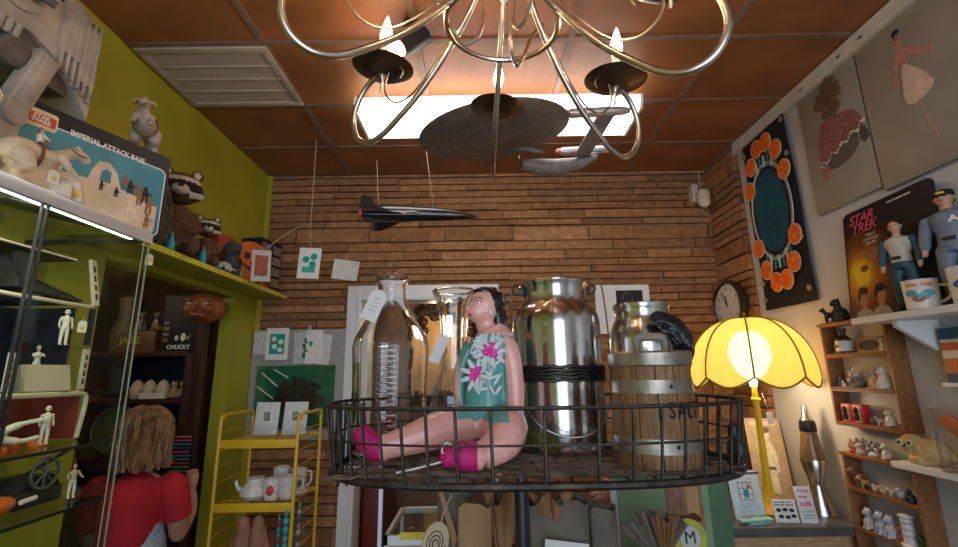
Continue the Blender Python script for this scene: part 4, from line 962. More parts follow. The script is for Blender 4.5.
curio('upper brown wooden curio shelf of miniatures beside the yellow lamp', 1.325, 1.722, [1.595, 1.462])
curio('lower brown wooden curio shelf of miniatures under the first', .80, 1.212, [1.085, .94])
mcount = {}
def mini(kind, label, x, y, z, h, col, col2=None, rz=-100, cat=None, group=None):
    """tiny china animal or object, h tall, facing the room"""
    M = T(x, y, z+.0008) @ Rz(math.radians(rz))
    S = Matrix.Scale(h, 4); m = paint(col, .3); m2 = paint(col2 or tuple(c*.5 for c in col), .3)
    nm, ct = {'sit': ('animal_figurine','figurine'), 'stand': ('animal_figurine','figurine'), 'bird': ('bird_figurine','figurine'), 'bottle': ('mini_bottle','bottle'), 'cluster': ('flower_ornament','ornament'), 'column': ('china_ornament','ornament')}[kind]
    t = thing(nm, label, ct, M=M, group=group)
    mb = MB()
    if kind == 'sit':
        mb.ell((0,.06,.3), (.24,.27,.3), 12); mb.ell((0,-.03,.48), (.18,.17,.24), 10); mb.ell((0,-.08,.76), (.19,.18,.18), 12); mb.ell((0,-.24,.72), (.08,.08,.07), 8)
        for s in (-1, 1): mb.tube([(s*.1,-.16,.45),(s*.11,-.2,.06)], [.08,.07], 8); mb.ell((s*.12,-.24,.05), (.07,.1,.05), 8); mb.ell((s*.2,.0,.12), (.1,.2,.12), 8); mb.tube([(s*.1,-.05,.86),(s*.17,-.03,1.0)], [.07,.015], 8)
        mb.tube([(0,.28,.15),(.15,.36,.12),(.25,.25,.1)], .05, 7)
        mb.build('body', m, t, M=S, remesh=h*.035, iters=1)
        for s in (-1, 1): MB().ell((s*.07,-.245,.79), .025, 6).build('eye', M_dark, t, M=S)
    elif kind == 'stand':
        mb.tube(spline([(0,.3,.55),(0,.1,.52),(0,-.15,.55)], 3), [.16,.19,.2,.2,.19,.19,.18], 12); mb.tube([(0,-.2,.6),(0,-.32,.8)], [.13,.11], 10); mb.ell((0,-.38,.84), (.13,.17,.13), 10); mb.ell((0,-.52,.8), (.06,.08,.06), 8)
        for s in (-1, 1):
            for y in (-.18,.28): mb.tube([(s*.1,y,.5),(s*.11,y-.02,.25),(s*.11,y,.03)], [.085,.055,.06], 8)
            mb.tube([(s*.08,-.34,.93),(s*.16,-.3,1.03)], [.05,.02], 6)
        mb.tube([(0,.42,.6),(0,.52,.75)], [.04,.02], 6)
        mb.build('body', m, t, M=S, remesh=h*.035, iters=1)
    elif kind == 'bird':
        mb.ell((0,.05,.42), (.3,.4,.38), 14); mb.ell((0,-.2,.72), (.2,.2,.2), 12); mb.tube([(0,.35,.4),(0,.6,.5)], [.13,.04], 8)
        for s in (-1, 1): mb.ell((s*.27,.1,.44), (.07,.28,.2), 8); mb.tube([(s*.1,0,.12),(s*.1,-.05,.0)], .05, 6)
        mb.build('body', m, t, M=S, remesh=h*.04, iters=1)
        MB().tube([(0,-.36,.72),(0,-.48,.69)], [.05,.01], 6).build('beak', paint((.6,.3,.05)), t, M=S)
    elif kind == 'bottle':
        MB().lathe([(.001,0),(.26,0),(.28,.03),(.28,.6),(.2,.7),(.11,.76),(.11,.88),(.13,.89),(.13,.93),(.001,.93)], 20, M=S).build('glass', m, t)
        MB().lathe([(.283,.12),(.286,.13),(.286,.52),(.283,.53)], 20, M=S).build('label_band', paint((.6,.6,.56)), t)
        MB().lathe([(.001,.9),(.15,.9),(.15,1.0),(.001,1.0)], 14, M=S).build('cap', m2, t)
        MB().cbox((0,-.287,.32), (.25,.01,.12)).build('label_print', M_dark, t, M=S)
    elif kind == 'cluster':
        rn = random.Random(len(label)+int(h*1e4))
        MB().lathe([(.001,0),(.28,0),(.3,.1),(.12,.25),(.001,.3)], 14, M=S).build('base', m2, t)
        for k in range(26):
            a = rn.uniform(0, 2*PI); r = rn.uniform(0, .38); z = .3+rn.uniform(0, .6)*(1-r); mb.ell((r*math.cos(a), r*math.sin(a)*.6, z), (.10,.07,.09), 7)
        mb.build('petals', island_mat('china_petals', [col, col2 or col, tuple(c*.6 for c in col)], .35, 0, 50) , t, M=S)
    elif kind == 'column':
        MB().lathe([(.001,0),(.26,0),(.26,.05),(.18,.09),(.17,.85),(.22,.9),(.22,.95),(.001,1.0)], 18, M=S).build('column', m, t)
        for z in (.3,.5,.7): MB().lathe([(.176,z),(.182,z+.01),(.182,z+.03),(.176,z+.04)], 18, M=S).build('painted_band', m2, t)
    return t
Y0 = 1.85
b_ = mini('bottle', 'small dark bottle with white label on the curio top shelf', 1.478, 1.852, 1.601, .10, (.03,.018,.012), (.04,.02,.012))
mini('sit', 'tiny brown figurine at the far end beside the dark bottle', 1.485, 1.90, 1.601, .042, (.16,.07,.04))
fr_ = thing('framed_miniature', 'small tan frame with black oval picture on top curio shelf', 'picture', (1.50, 1.755, 1.602))
FM = frame((1.49, 1.812, 1.602), (0,-1,0), (.18,0,1))
MB().box(0,0,0,.115,.008,.062,FM).build('frame', paint((.34,.20,.11)), fr_, world=True, bevel=.002); MB().prism(disc(.057,.031,.045,.02), -.002, 0, FM).build('oval_picture', M_dark, fr_, world=True)
mini('sit', 'white figurine standing at the near end of top curio shelf', 1.475, 1.665, 1.601, .055, (.6,.5,.42))
for a in (('sit','small blue china figurine at far end of the second shelf',1.48,1.905,.045,(.05,.14,.25)),('cluster','white horned china ornament with leaves on the second shelf',1.49,1.845,.082,(.62,.64,.66)),('sit','tiny white rabbit figurine on the second curio shelf',1.468,1.875,.03,(.65,.6,.52)),
          ('bird','dark silver bird figurine in the middle of second shelf',1.475,1.80,.045,(.14,.12,.11)),('sit','tan rabbit figurine beside the clear glass rabbit',1.478,1.735,.082,(.50,.30,.20)),('sit','clear silver rabbit figurine at the near end, second shelf',1.475,1.69,.088,(.55,.54,.52))):
    mini(a[0], a[1], a[2], a[3], 1.468, a[4], a[5])
for i, y in enumerate((1.885, 1.83)):
    t = thing('boxed_miniature', ('red boxed nutcracker miniature nearest the lamp' if i == 0 else 'red boxed nutcracker miniature second from the lamp'), 'toy', (1.478, y, 1.3378))
    MB().box(-.014,-.024,0,.018,.024,.07).build('box', paint((.50,.03,.03)), t, bevel=.001); MB().box(-.016,-.014,.006,-.0142,.014,.064).build('window', paint((.72,.55,.3)), t)
    MB().lathe([(.001,.008),(.008,.01),(.009,.03),(.005,.035),(.008,.042),(.008,.054),(.001,.062)], 12, c=(-.02,0,0)).build('figure', M_dark, t)
mini('bird', 'tiny brown bird figurine on the third curio shelf', 1.475, 1.775, 1.3378, .03, (.22,.13,.08)); mini('sit', 'pale horned figurine at the near end of third shelf', 1.475, 1.70, 1.3378, .062, (.62,.52,.40)); mini('stand', 'small grey dog figurine beside the pale horned figurine', 1.468, 1.738, 1.3378, .034, (.45,.42,.38))
# on top of lower curio
for a in (('cluster','red and white flower ornament at far end atop lower curio',1.48,1.905,.055,(.6,.45,.42),(.45,.06,.08)),('cluster','white flower ornament atop the lower curio shelf',1.475,1.855,.075,(.68,.66,.64),(.4,.3,.32)),('cluster','dark blue and silver ornament atop the lower curio',1.475,1.80,.07,(.16,.2,.28),(.5,.5,.52)),('sit','white cat figurine atop the lower curio shelf',1.475,1.745,.055,(.68,.66,.60),None)):
    mini(a[0], a[1], a[2], a[3], 1.2208, a[4], a[5], a[6])
# lower curio first cell
for a in (('stand','brown deer figurine at far end of lower curio shelf',1.478,1.895,.075,(.22,.10,.05)),('stand','tan pony figurine beside the brown deer',1.47,1.865,.05,(.45,.25,.12)),('bird','cream bird figurine third on the lower curio shelf',1.475,1.825,.033,(.6,.5,.38)),('bird','cream and tan hen figurine near the middle',1.475,1.79,.036,(.6,.46,.3)),
          ('stand','small cream lamb figurine before the near end',1.475,1.755,.032,(.66,.58,.46)),('bird','pale blue bird figurine on the lower curio shelf',1.475,1.715,.045,(.40,.48,.58)),('sit','tiny black cat figurine at the near end',1.47,1.675,.05,(.02,.02,.02))):
    mini(a[0], a[1], a[2], a[3], 1.091, a[4], a[5])
for a in (('sit','grey and white cat figurine with horns at far end',1.482,1.885,.08,(.52,.54,.60)),('sit','blue grey striped cat figurine beside the grey one',1.476,1.825,.085,(.36,.42,.52)),('sit','second blue grey cat figurine of the pair',1.476,1.785,.082,(.42,.47,.55)),('sit','small red brown dog figurine between cats and tower',1.476,1.747,.055,(.34,.10,.05)),('column','white china lighthouse with pale blue bands',1.47,1.712,.105,(.66,.66,.66)),('cluster','green and red flower ornament at the near end',1.476,1.672,.06,(.03,.16,.06))):
    mini(a[0], a[1], a[2], a[3], .946, a[4], a[5])
mini('sit', 'pale figurine on the bottom shelf of lower curio', 1.478, 1.84, .812, .075, (.5,.48,.42))
mini('sit', 'brown figurine on the bottom shelf of lower curio', 1.478, 1.77, .812, .07, (.3,.2,.12))
# on top of upper curio: dark plastic creature toys
mini('stand', 'black toy dog at far end atop the upper curio', 1.475, 1.895, 1.7302, .065, (.015,.015,.017))
mini('sit', 'black toy figure with pale head atop the upper curio', 1.47, 1.835, 1.7302, .10, (.02,.02,.022))
# ------------------------------------------------------------------ lower white shelf
ls = thing('wall_shelf', 'white lower wall shelf carrying the owl and sealed vase', 'shelf', (1.45, 1.2, 1.22))
MB().box(1.375, .6, 1.222, XR-.001, 1.618, 1.243).build('board', M_white, ls, world=True, bevel=.002)
for y in (.8, 1.3): MB().prism([(0,0),(.13,0),(.13,-.02),(.02,-.09),(0,-.09)], -.008, .008, frame((XR-.002, y, 1.221), (-1,0,0), (0,0,1))).build('bracket', M_white, ls, world=True)
ow = thing('bird_ornament', 'round tan owl ornament on the lower white shelf', 'ornament', M=T(1.43, 1.545, 1.2436) @ Rz(math.radians(-70)))
M_owl = mat('speckled_clay', (.42,.29,.10), .6, col2=(.56,.44,.22), scale=60, bump=.3)
mb = MB(); mb.ell((.015,.0,.038), (.058,.045,.042), 18); mb.ell((-.028,-.004,.058), (.033,.032,.032), 14); mb.tube([(.06,0,.03),(.085,0,.018)], [.025,.008], 8); mb.lathe([(.001,0),(.04,0),(.045,.02),(.001,.03)], 16)
mb.build('body', M_owl, ow, remesh=.003, iters=2)
for s in (-.045, -.018): e_ = MB().lathe([(.001,0),(.011,0),(.011,.004),(.001,.005)], 14, M=T(s,-.036,.064) @ Rx(PI/2)).build('eye_ring', paint((.6,.5,.3)), ow); MB().ell((s,-.041,.064), .005, 8).build('pupil', M_dark, e_)
MB().tube([(-.032,-.034,.057),(-.033,-.042,.05)], [.004,.001], 6).build('beak', M_dark, ow)
vb = thing('wrapped_vase', 'heart decorated vase wrapped in clear plastic on lower shelf', 'vase', M=T(1.445, 1.37, 1.2436) @ Rz(math.radians(-60)))
MB().lathe([(.001,0),(.055,0),(.07,.004),(.055,.012),(.022,.03),(.03,.08),(.045,.12),(.03,.15),(.024,.165),(.020,.165),(.001,.02)], 28).build('vase', mat('tan_ceramic', (.42,.33,.22), .4, var=.2), vb)
heart = [(.03*math.sin(t)**3*1.05, .026*(13*math.cos(t)-5*math.cos(2*t)-2*math.cos(3*t)-math.cos(4*t))/13) for t in [k*2*PI/28 for k in range(28)]]
for x, c in ((-.04, (.50,.13,.04)), (.045, (.45,.10,.12))): MB().prism(heart, -.006, .006, T(x, -.03, .135) @ Matrix.Scale(1.25, 4)).build('heart', paint(c), vb, bevel=.003)
MB().box(-.09,-.06,.001,.09,.06,.185).build('plastic_wrap', pane_mat('plastic_wrap', (.93,.93,.92), 1.8), vb, fix=False, bevel=.006)
bk2 = thing('paperback_book', 'orange and teal striped book propped at right wall edge', 'book', (1.49, 1.42, 1.50))
FBk = frame((XR-.03, 1.475, 1.498), (0,-1,0), (0,0,1))
MB().box(0,0,0,.16,.026,.17,FBk).build('pages', M_paper, bk2, world=True)
for k, (z0, z1, c) in enumerate(((0,.03,(.05,.08,.12)),(.03,.075,(.55,.16,.05)),(.075,.10,(.7,.6,.45)),(.10,.125,(.55,.10,.04)),(.125,.135,(.7,.6,.45)),(.135,.171,(.02,.09,.14)))): MB().box(-.001,-.002,z0,.161,.001,z1,FBk).build('cover_stripe', paint(c), bk2, world=True)
MB().box(-.02,-.005,-.012,.18,.031,-.0003,FBk).build('ledge', M_white, bk2, world=True)

# ------------------------------------------------------------------ counter, lamp, lava lamp, signs
M_ctop = mat('dark_grey_counter', (.10,.10,.10), .35, var=.25, scale=12, bump=.1)
ct = thing('counter', 'dark grey topped shop counter under the yellow lamp', 'counter', (1.0, 2.2, 0))
MB().box(.16, 1.94, .905, XR-.022, 2.50, .94).build('worktop', M_ctop, ct, world=True, bevel=.004)
MB().box(.20, 1.98, 0, XR-.03, 2.46, .905).build('front_panel', wood('counter_oak', (.42,.25,.12), (.58,.38,.2), .5, (3,3,20)), ct, world=True)
LX, LY = 1.250, 2.125
M_yel = mat('yellow_enamel', (.66,.42,.02), .35, var=.08)
lp = thing('table_lamp', 'yellow table lamp with scalloped lit shade on the counter', 'lamp', (LX, LY, .9405))
MB().lathe([(.001,0),(.075,0),(.078,.012),(.06,.03),(.03,.055),(.02,.09),(.0165,.16),(.0135,.30),(.013,.46),(.02,.475),(.013,.485),(.011,.53),(.001,.53)], 24, wave=lambda q, z: 1+(.06*math.cos(6*q) if z > .05 else 0)).build('stem', M_yel, lp)
def shade_mat():
    m = bpy.data.materials.new('pleated_yellow_shade'); m.use_nodes = True; nt = m.node_tree; b = nt.nodes['Principled BSDF']
    b.inputs['Base Color'].default_value = (.80,.48,.12,1); b.inputs['Roughness'].default_value = .8
    tr = nt.nodes.new('ShaderNodeBsdfTranslucent'); tr.inputs[0].default_value = (.92,.60,.17,1); mx = nt.nodes.new('ShaderNodeMixShader'); mx.inputs[0].default_value = .6
    o = nt.nodes['Material Output']; nt.links.new(b.outputs[0], mx.inputs[1]); nt.links.new(tr.outputs[0], mx.inputs[2]); tp = nt.nodes.new('ShaderNodeBsdfTransparent'); m2 = nt.nodes.new('ShaderNodeMixShader'); m2.inputs[0].default_value = .13; nt.links.new(mx.outputs[0], m2.inputs[1]); nt.links.new(tp.outputs[0], m2.inputs[2]); nt.links.new(m2.outputs[0], o.inputs[0]); return m
M_sh = shade_mat()
NP = 8
def shade_r(q, z):      # flat-ish panels between ribs
    k = (q/(2*PI/NP)) % 1; return 1-.035*math.sin(PI*k)
def shp(u, v):
    q = 2*PI*u; k = (u*NP) % 1; R0 = .226
    t = v*(1+.10*math.sin(PI*k)*1.0) if v > .5 else v
    ang = t*PI/2*1.0; r = .03+R0*math.sin(min(ang, 1.62))**.9*shade_r(q, 0); z = .84-.275*(1-math.cos(ang*.98))-0.0
    pl = 1+.004*math.sin(u*NP*2*PI*9)
    return (r*pl*math.cos(q), r*pl*math.sin(q), z)
SH = Rz(.28)
MB().grid(shp, 288, 18, SH, cu=True).build('shade', M_sh, lp, solid=.0)
M_rib = mat('olive_rib_trim', (.20,.20,.03), .6)
for k in range(NP):
    MB().tube([SH @ V(shp((k+.0001)/NP, v/14))*1.004 for v in range(15)], .0042, 6).build('rib', M_rib, lp)
MB().tube([SH @ V(shp(k/160, 1)) for k in range(160)], .0045, 6, closed=True).build('scalloped_edge', M_rib, lp)
MB().lathe([(.001,.87),(.006,.868),(.008,.86),(.004,.85),(.022,.843),(.033,.838),(.033,.832),(.001,.832)], 16).build('finial', M_rib, lp)
MB().tube([(0,0,.52),(0,0,.84)], .004, 6).build('harp_rod', M_yel, lp)
MB().lathe([(.014,.53),(.018,.56),(.06,.595),(.085,.65),(.088,.69),(.075,.74),(.045,.775),(.001,.785)], 20).build('bulb', mat('lit_globe_bulb', (1,.9,.7), .3, emit=(1,.80,.5), est=9), lp)
tg = price_tag(lp, (LX+.035, LY-.03, 1.36), (1,0,0), .028, .05, string=[(LX+.02, LY-.02, 1.44)], name='price_tag')
point('lamp_light', (LX, LY, .9405+.49), 5.0, (1,.74,.42), .03)

lv = thing('lava_lamp', 'silver rocket shaped lava lamp by the cream wall', 'lava lamp', (1.448, 2.10, .9405))
MB().lathe([(.001,0),(.062,0),(.063,.006),(.028,.115),(.030,.125),(.052,.215),(.050,.222),(.001,.222)], 32).build('base', M_steel, lv)
MB().lathe([(.048,.222),(.047,.235),(.030,.335),(.027,.345),(.001,.345)], 28).build('bottle', mat('amber_liquid', (.30,.19,.10), .08, trans=.55), lv)
for z, r in ((.25,.022),(.285,.011),(.31,.015)): MB().ell((0,-.0,z), (r, r, r*1.1), 10).build('wax_blob', paint((.03,.02,.02)), lv)
MB().lathe([(.031,.335),(.034,.34),(.030,.38),(.024,.384),(.001,.384)], 24).build('black_collar', M_dark, lv)
MB().lathe([(.024,.384),(.016,.40),(.010,.448),(.001,.45)], 24).build('cap', M_steel, lv)

def board(name, label, cat, o, dx, tilt, w, h, col, th=.003, m=None):
    t = thing(name, label, cat, o); F = frame(o, dx, tilt)
    MB().box(0,0,0,w,th,h,F).build('panel', m or paint(col), t, world=True, bevel=.0008); return t, F
def lines(t, F, x0, x1, zs, col, h=.003, seed=0, thick=.0015):
    rn = random.Random(seed)
    for z in zs:
        x = x0
        mb = MB()
        while x < x1-.006:
            w_ = rn.uniform(.006, .02); mb.box(x, -thick, z, min(x+w_, x1), 0, z+h, F); x += w_+.004
        tag(mb.build('text_line', paint(col), t, world=True, fix=False), kind='stuff')
# sepia photograph
ph, F = board('photo_print', 'sepia photo of a standing woman behind the lamp stem', 'photograph', (1.315, 2.33, .9405), (.93,-.36,0), (.12,.30,1), .155, .38, (.42,.30,.17))
mb = MB()
mb.prism(disc(.078,.30,.022,.028), -.002, 0, F); mb.prism([(.06,.27),(.096,.27),(.115,.22),(.118,.13),(.10,.12),(.105,.03),(.05,.03),(.055,.12),(.038,.13),(.043,.22)], -.002, 0, F); mb.build('printed_figure', paint((.62,.52,.36)), ph, world=True)
MB().prism([(.055,.15),(.10,.15),(.105,.135),(.05,.135)], -.003, -.001, F).prism(disc(.078,.322,.026,.016), -.003, -.001, F).build('printed_shadow', paint((.13,.08,.04)), ph, world=True); MB().box(.02,-.002,.345,.135,0,.365,F).build('printed_title', paint((.62,.52,.36)), ph, world=True)
sg, F = board('leaflet_stand', 'pale blue framed leaflet with little picture grid on counter', 'sign', (1.045, 2.03, .9405), (1,-.05,0), (-.06,.22,1), .125, .19, (.55,.66,.70))
lines(sg, F, .03, .10, (.155,.06,.05,.035), (.3,.36,.38), .0025, 1)
mb = MB(); mb.box(.035,-.0015,.075,.09,0,.14,F); mb.build('picture_ground', M_paper, sg, world=True)
for x in (.0345,.053,.071,.089): MB().box(x,-.0025,.075,x+.0018,-.001,.142,F).build('grid_line', M_dark, sg, world=True)
for z in (.075,.097,.119,.141): MB().box(.0345,-.0025,z,.0908,-.001,z+.0018,F).build('grid_line', M_dark, sg, world=True)
mb = MB(); mb.prism(disc(.063,.10,.009,.017), -.0035, -.002, F); mb.build('green_motif', paint((.0,.32,.28)), sg, world=True); MB().prism(disc(.079,.127,.005,.008), -.0035, -.002, F).build('red_motif', paint((.6,.08,.08)), sg, world=True); MB().prism(disc(.108,.016,.008,.006), -.0025, -.001, F).build('gold_motif', paint((.7,.4,.05)), sg, world=True)
s2, F = board('price_card', 'white card with black printed shapes before the lamp base', 'sign', (1.19, 2.0, .9405), (1,-.12,0), (-.03,.25,1), .09, .085, (.72,.72,.70))
lines(s2, F, .008, .08, (.072,.062), (.05,.05,.05), .004, 2)
for i, (x, z) in enumerate(((.02,.045),(.045,.047),(.07,.045),(.025,.022),(.05,.02),(.073,.024))): MB().prism(disc(x,z,.010,.007,10), -.0015, 0, F).build('printed_shape', M_dark, s2, world=True)
s3, F = board('price_card', 'tall white card with pink handwriting by the lava lamp', 'sign', (1.285, 1.985, .9405), (1,-.1,0), (-.07,.25,1), .065, .135, (.66,.70,.68))
lines(s3, F, .012, .055, (.115,.092,.07,.062), (.75,.08,.30), .007, 3); lines(s3, F, .010, .058, (.04,.028,.018), (.05,.3,.28), .003, 4)
mb = MB(); rn = random.Random(5)
for k in range(5): mb.prism([(-.04,-.012),(.045,-.006),(.04,.014),(-.035,.01)], k*.004, k*.004+.003, T(1.10+rn.uniform(-.02,.02), 1.985, .941) @ Rz(rn.uniform(-.3,.3)) @ Rx(-PI/2) @ Matrix.Diagonal((1.2,-1,1.6,1)))
tag(mb.build('leaflet_pile', paint((.30,.62,.58)), None, smooth=False), 'loose teal and white leaflets lying before the framed leaflet', 'leaflets')
# ================================================================== left back: alcove, green shelf, rack, back wall pieces
gs = thing('wall_shelf', 'olive green shelf above the alcove carrying plush raccoons', 'shelf', (-1.29, 2.0, 2.02))
MB().box(XL, 1.42, 2.012, -1.20, 2.765, 2.03).build('board', M_green, gs, world=True, bevel=.001)
MB().box(-1.203, 1.42, 2.01, -1.197, 2.765, 2.033).build('yellow_edge', paint((.55,.52,.03)), gs, world=True)
ZG = 2.0335
hg = thing('price_tag', 'small white tag with yellow dot hanging under the green shelf', 'tag', (-1.19, 1.575, 2.0))
price_tag(hg, (-1.192, 1.575, 1.985), (.5,1,0), .026, .04, string=[(-1.195,1.575,2.036),(-1.1955,1.575,2.01)], yellow=True, name='tag_card')
def raccoon(label, M, s):
    t = thing('plush_raccoon', label, 'plush toy', M=M); S = Matrix.Scale(s, 4)
    fur = mat('brown_plush', (.13,.065,.03), .95, var=.3, scale=60, bump=1, bscale=160); wh = paint((.55,.48,.40), .9); bk_ = paint((.015,.012,.012), .9)
    mb = MB(); mb.tube([(0,.03,.05),(0,.02,.2),(0,0,.38),(0,0,.5)], [.15,.17,.14,.09], 14)
    for s2 in (-1, 1): limb(mb, [(s2*.12,0,.42),(s2*.17,-.06,.30),(s2*.1,-.13,.25)], .05, .045); limb(mb, [(s2*.1,-.03,.1),(s2*.14,-.2,.07)], .07, .06); mb.ell((s2*.15,-.24,.09), (.055,.05,.085), 8)
    mb.build('body', fur, t, M=S, remesh=.022*s, iters=2)
    def hm(c):
        x, y, z = c.x/s, c.y/s, c.z/s
        if y < -.165 and z < .66: return 1
        if .715 < z < .765 and y < -.03: return 1
        if .62 < z <= .715 and y < -.02: return 2
        if .575 < z <= .62 and y < -.04 and abs(x) > .07: return 1
        return 0
    mb = MB(); mb.ell((0,0,.68), (.185,.165,.155), 18); mb.ell((0,-.16,.62), (.075,.09,.055), 12); mb.ell((-.13,-.05,.62), (.07,.07,.06), 10); mb.ell((.13,-.05,.62), (.07,.07,.06), 10)
    hd = mb.build('head', [fur, wh, bk_], t, M=S, remesh=.014*s, iters=1, matfn=hm)
    for s2 in (-1, 1):
        MB().ell((s2*.12,.01,.83), (.055,.03,.06), 12, S).build('ear', fur, hd); MB().ell((s2*.12,-.02,.828), (.032,.012,.038), 10, S).build('inner_ear', wh, hd); MB().ell((s2*.065,-.145,.665), .02, 8, S).build('eye', M_dark, hd)
    MB().ell((0,-.25,.635), (.026,.018,.018), 8, S).build('nose', M_dark, hd)
    MB().tube(spline([(0,.15,.1),(.12,.22,.1),(.22,.18,.12),(.28,.1,.14)], 3), [.05]*10, 10, M=S).build('tail', fur, t)
    return t
raccoon('large plush raccoon sitting on the green shelf', T(-1.29, 1.825, ZG) @ Rz(math.radians(35)), .46)
raccoon('small plush raccoon beside the large one on green shelf', T(-1.27, 2.015, ZG) @ Rz(math.radians(35)), .29)
def card_box(name, label, cat, M, w, d, h, col, m=None): 
    t = thing(name, label, cat, M=M); MB().box(-w/2,-d/2,0,w/2,d/2,h).build('carton', m or paint(col), t, bevel=.002); return t
gd = MB(); rn = random.Random(31)
gd.tube([(-1.27,1.67,ZG),(-1.27,1.67,ZG+.12),(-1.27,1.67,ZG+.24)], [.04,.045,.03], 12); gd.ell((-1.27,1.665,ZG+.26), (.035,.03,.04), 12)
for k in range(9): a = rn.uniform(0, 6.28); gd.tube(spline([(-1.27+.05*math.cos(a), 1.67+.05*math.sin(a), ZG+.02), (-1.27+.055*math.cos(a+.5), 1.67+.055*math.sin(a+.5), ZG+.15), (-1.27+.03*math.cos(a), 1.67+.03*math.sin(a), ZG+.27)], 4), .008, 6)
tag(gd.build('carved_figure', mat('dark_vine', (.07,.06,.035), .8, var=.6, scale=40, bump=1, bscale=50), None, remesh=.006, iters=1), 'dark twisted vine covered figure beside the toy box', 'figurine')
t = card_box('toy_box', 'black box with pale window squares at far end of green shelf', 'toy box', T(-1.30, 2.60, ZG) @ Rz(math.radians(80)), .19, .13, .30, None, M_bxk)
for i in range(2):
    for j in range(4): MB().box(-.085+i*.10,-.0675,.03+j*.065,-.01+i*.10,-.0652,.08+j*.065).build('printed_window', paint((.20,.17,.14)), t)
t = thing('orange_toy', 'round orange tin drum printed black on the green shelf', 'toy', M=T(-1.25, 2.375, ZG+.118) @ Rz(math.radians(62)))
MB().lathe([(.001,-.02),(.112,-.02),(.115,-.015),(.115,.018),(.11,.022),(.001,.022)], 32, M=Rx(PI/2)).build('drum', mat('orange_tin', (.58,.13,.02), .35, var=.1), t)
mb = MB()
for (cx, cz, rx, rz) in ((-.03,.03,.018,.02),(.035,.03,.018,.02),(0,-.005,.01,.014)): mb.ell((cx,-.023,cz), (rx,.003,rz), 10)
for k in range(7): mb.cbox((-.045+.015*k,-.023,-.045+.012*abs(k-3)*.6), (.010,.004,.02))
mb.ell((.06,-.022,-.02), (.02,.003,.03), 8); mb.ell((-.07,-.022,-.02), (.015,.003,.03), 8)
tag(mb.build('black_print', M_dark, t, fix=False), kind='stuff')
t = card_box('toy_box', 'low dark box printed with red and orange scribbles beside drum', 'toy box', T(-1.25, 2.46, ZG) @ Rz(math.radians(75)), .16, .06, .07, None, mat('red_print_box', (.03,.01,.01), .4, col2=(.35,.06,.02), scale=50))
mb = MB(); mb.ell((-1.25, 2.20, ZG+.14), (.045,.045,.042), 12); mb.tube([(-1.26,2.21,ZG),(-1.26,2.21,ZG+.12)], [.045,.035], 10); mb.ell((-1.235,2.165,ZG+.165), (.016,.016,.02), 8); mb.ell((-1.235,2.235,ZG+.165), (.016,.016,.02), 8); mb.ell((-1.215,2.18,ZG+.135), (.02,.018,.016), 8)
tag(mb.build('character_plush', mat('grey_plush', (.055,.06,.075), .9, bump=.8, bscale=90), None, remesh=.006), 'dark grey plush animal beside the orange drum', 'plush toy')
t = card_box('toy_box', 'red toy box corner behind the grey plush', 'toy box', T(-1.345, 2.27, ZG) @ Rz(math.radians(80)), .12, .05, .24, (.42,.08,.03))
for i, (y, c, l) in enumerate(((1.715, (.02,.30,.40), 'small turquoise toy bottle at foot of the large raccoon'), (1.925, (.02,.28,.36), 'turquoise toy bottle between the two raccoons'))):
    tag(MB().lathe([(.001,0),(.016,0),(.017,.03),(.012,.05),(.006,.065),(.006,.08),(.001,.082)], 14, c=(-1.222, y, ZG)).build('toy_bottle', paint(c, .3), None), l, 'bottle')
cr = thing('toy_vehicle', 'small silver and blue toy car on the green shelf edge', 'toy car', M=T(-1.222, 2.10, ZG) @ Rz(math.radians(90)))
MB().box(-.07,-.02,.012,.07,.02,.03).prism([(-.045,.03),(.04,.03),(.02,.048),(-.025,.048)], -.017, .017).build('body', paint((.45,.50,.55), .3), cr, bevel=.003)
for x in (-.045,.045):
    for s in (-1, 1): MB().lathe([(.001,-.004),(.011,-.004),(.011,.004),(.001,.004)], 14, M=T(x, s*.02, .0115) @ Rx(PI/2)).build('wheel', M_dark, cr)
for i, y in enumerate((2.245, 2.46)): tag(MB().lathe([(.001,0),(.014,0),(.012,.03),(.016,.04),(.001,.06)], 10, c=(-1.218, y, ZG)).build('toy_figure', paint((.5,.12,.04) if i else (.2,.15,.1)), None), ('tiny red toy before the drum on green shelf' if i else 'tiny brown toy before the grey plush'), 'toy')

al = thing('alcove_fill_bulb', 'added unseen fill bulb on the alcove ceiling', 'lamp', (-2.0, 1.95, 2.3))  # made-up fixture out of view, added to go with the alcove fill
MB().lathe([(.001,-.001),(.04,-.001),(.04,-.02),(.02,-.03),(.02,-.06),(.001,-.06)], 16).build('holder', M_white, al); MB().ell((0,0,-.09), .032, 14).build('bulb', mat('fill_bulb_glow', (1,.8,.5), .3, emit=(1,.7,.4), est=8), al)
# ---- alcove furniture
M_dkw = wood('dark_bookcase', (.035,.012,.008), (.075,.026,.016), .45, (20,20,3))
bc = thing('bookcase', 'dark red brown bookcase standing in the alcove', 'bookcase', (-1.8, 2.55, 0))
MB().box(-1.535, 2.38, 0, -1.50, 2.72, 1.67).build('side_panel', M_dkw, bc, world=True, bevel=.002); MB().box(-2.15, 2.38, 0, -2.12, 2.72, 1.67).build('side_panel', M_dkw, bc, world=True, bevel=.002)
for z in (.42,.78,1.12,1.415,1.655): MB().box(-2.12, 2.385, z, -1.535, 2.72, z+.025).build('shelf', M_dkw, bc, world=True, bevel=.002)
MB().box(-2.12, 2.70, 0, -1.535, 2.715, 1.66).build('back_panel', paint((.015,.03,.045)), bc, world=True)
MB().box(-1.50, 2.40, 0, XL-.08, 2.45, 1.985).build('trim_panel', M_dkw, None).name = 'trim_4'
struct(bpy.data.objects['trim_4'])
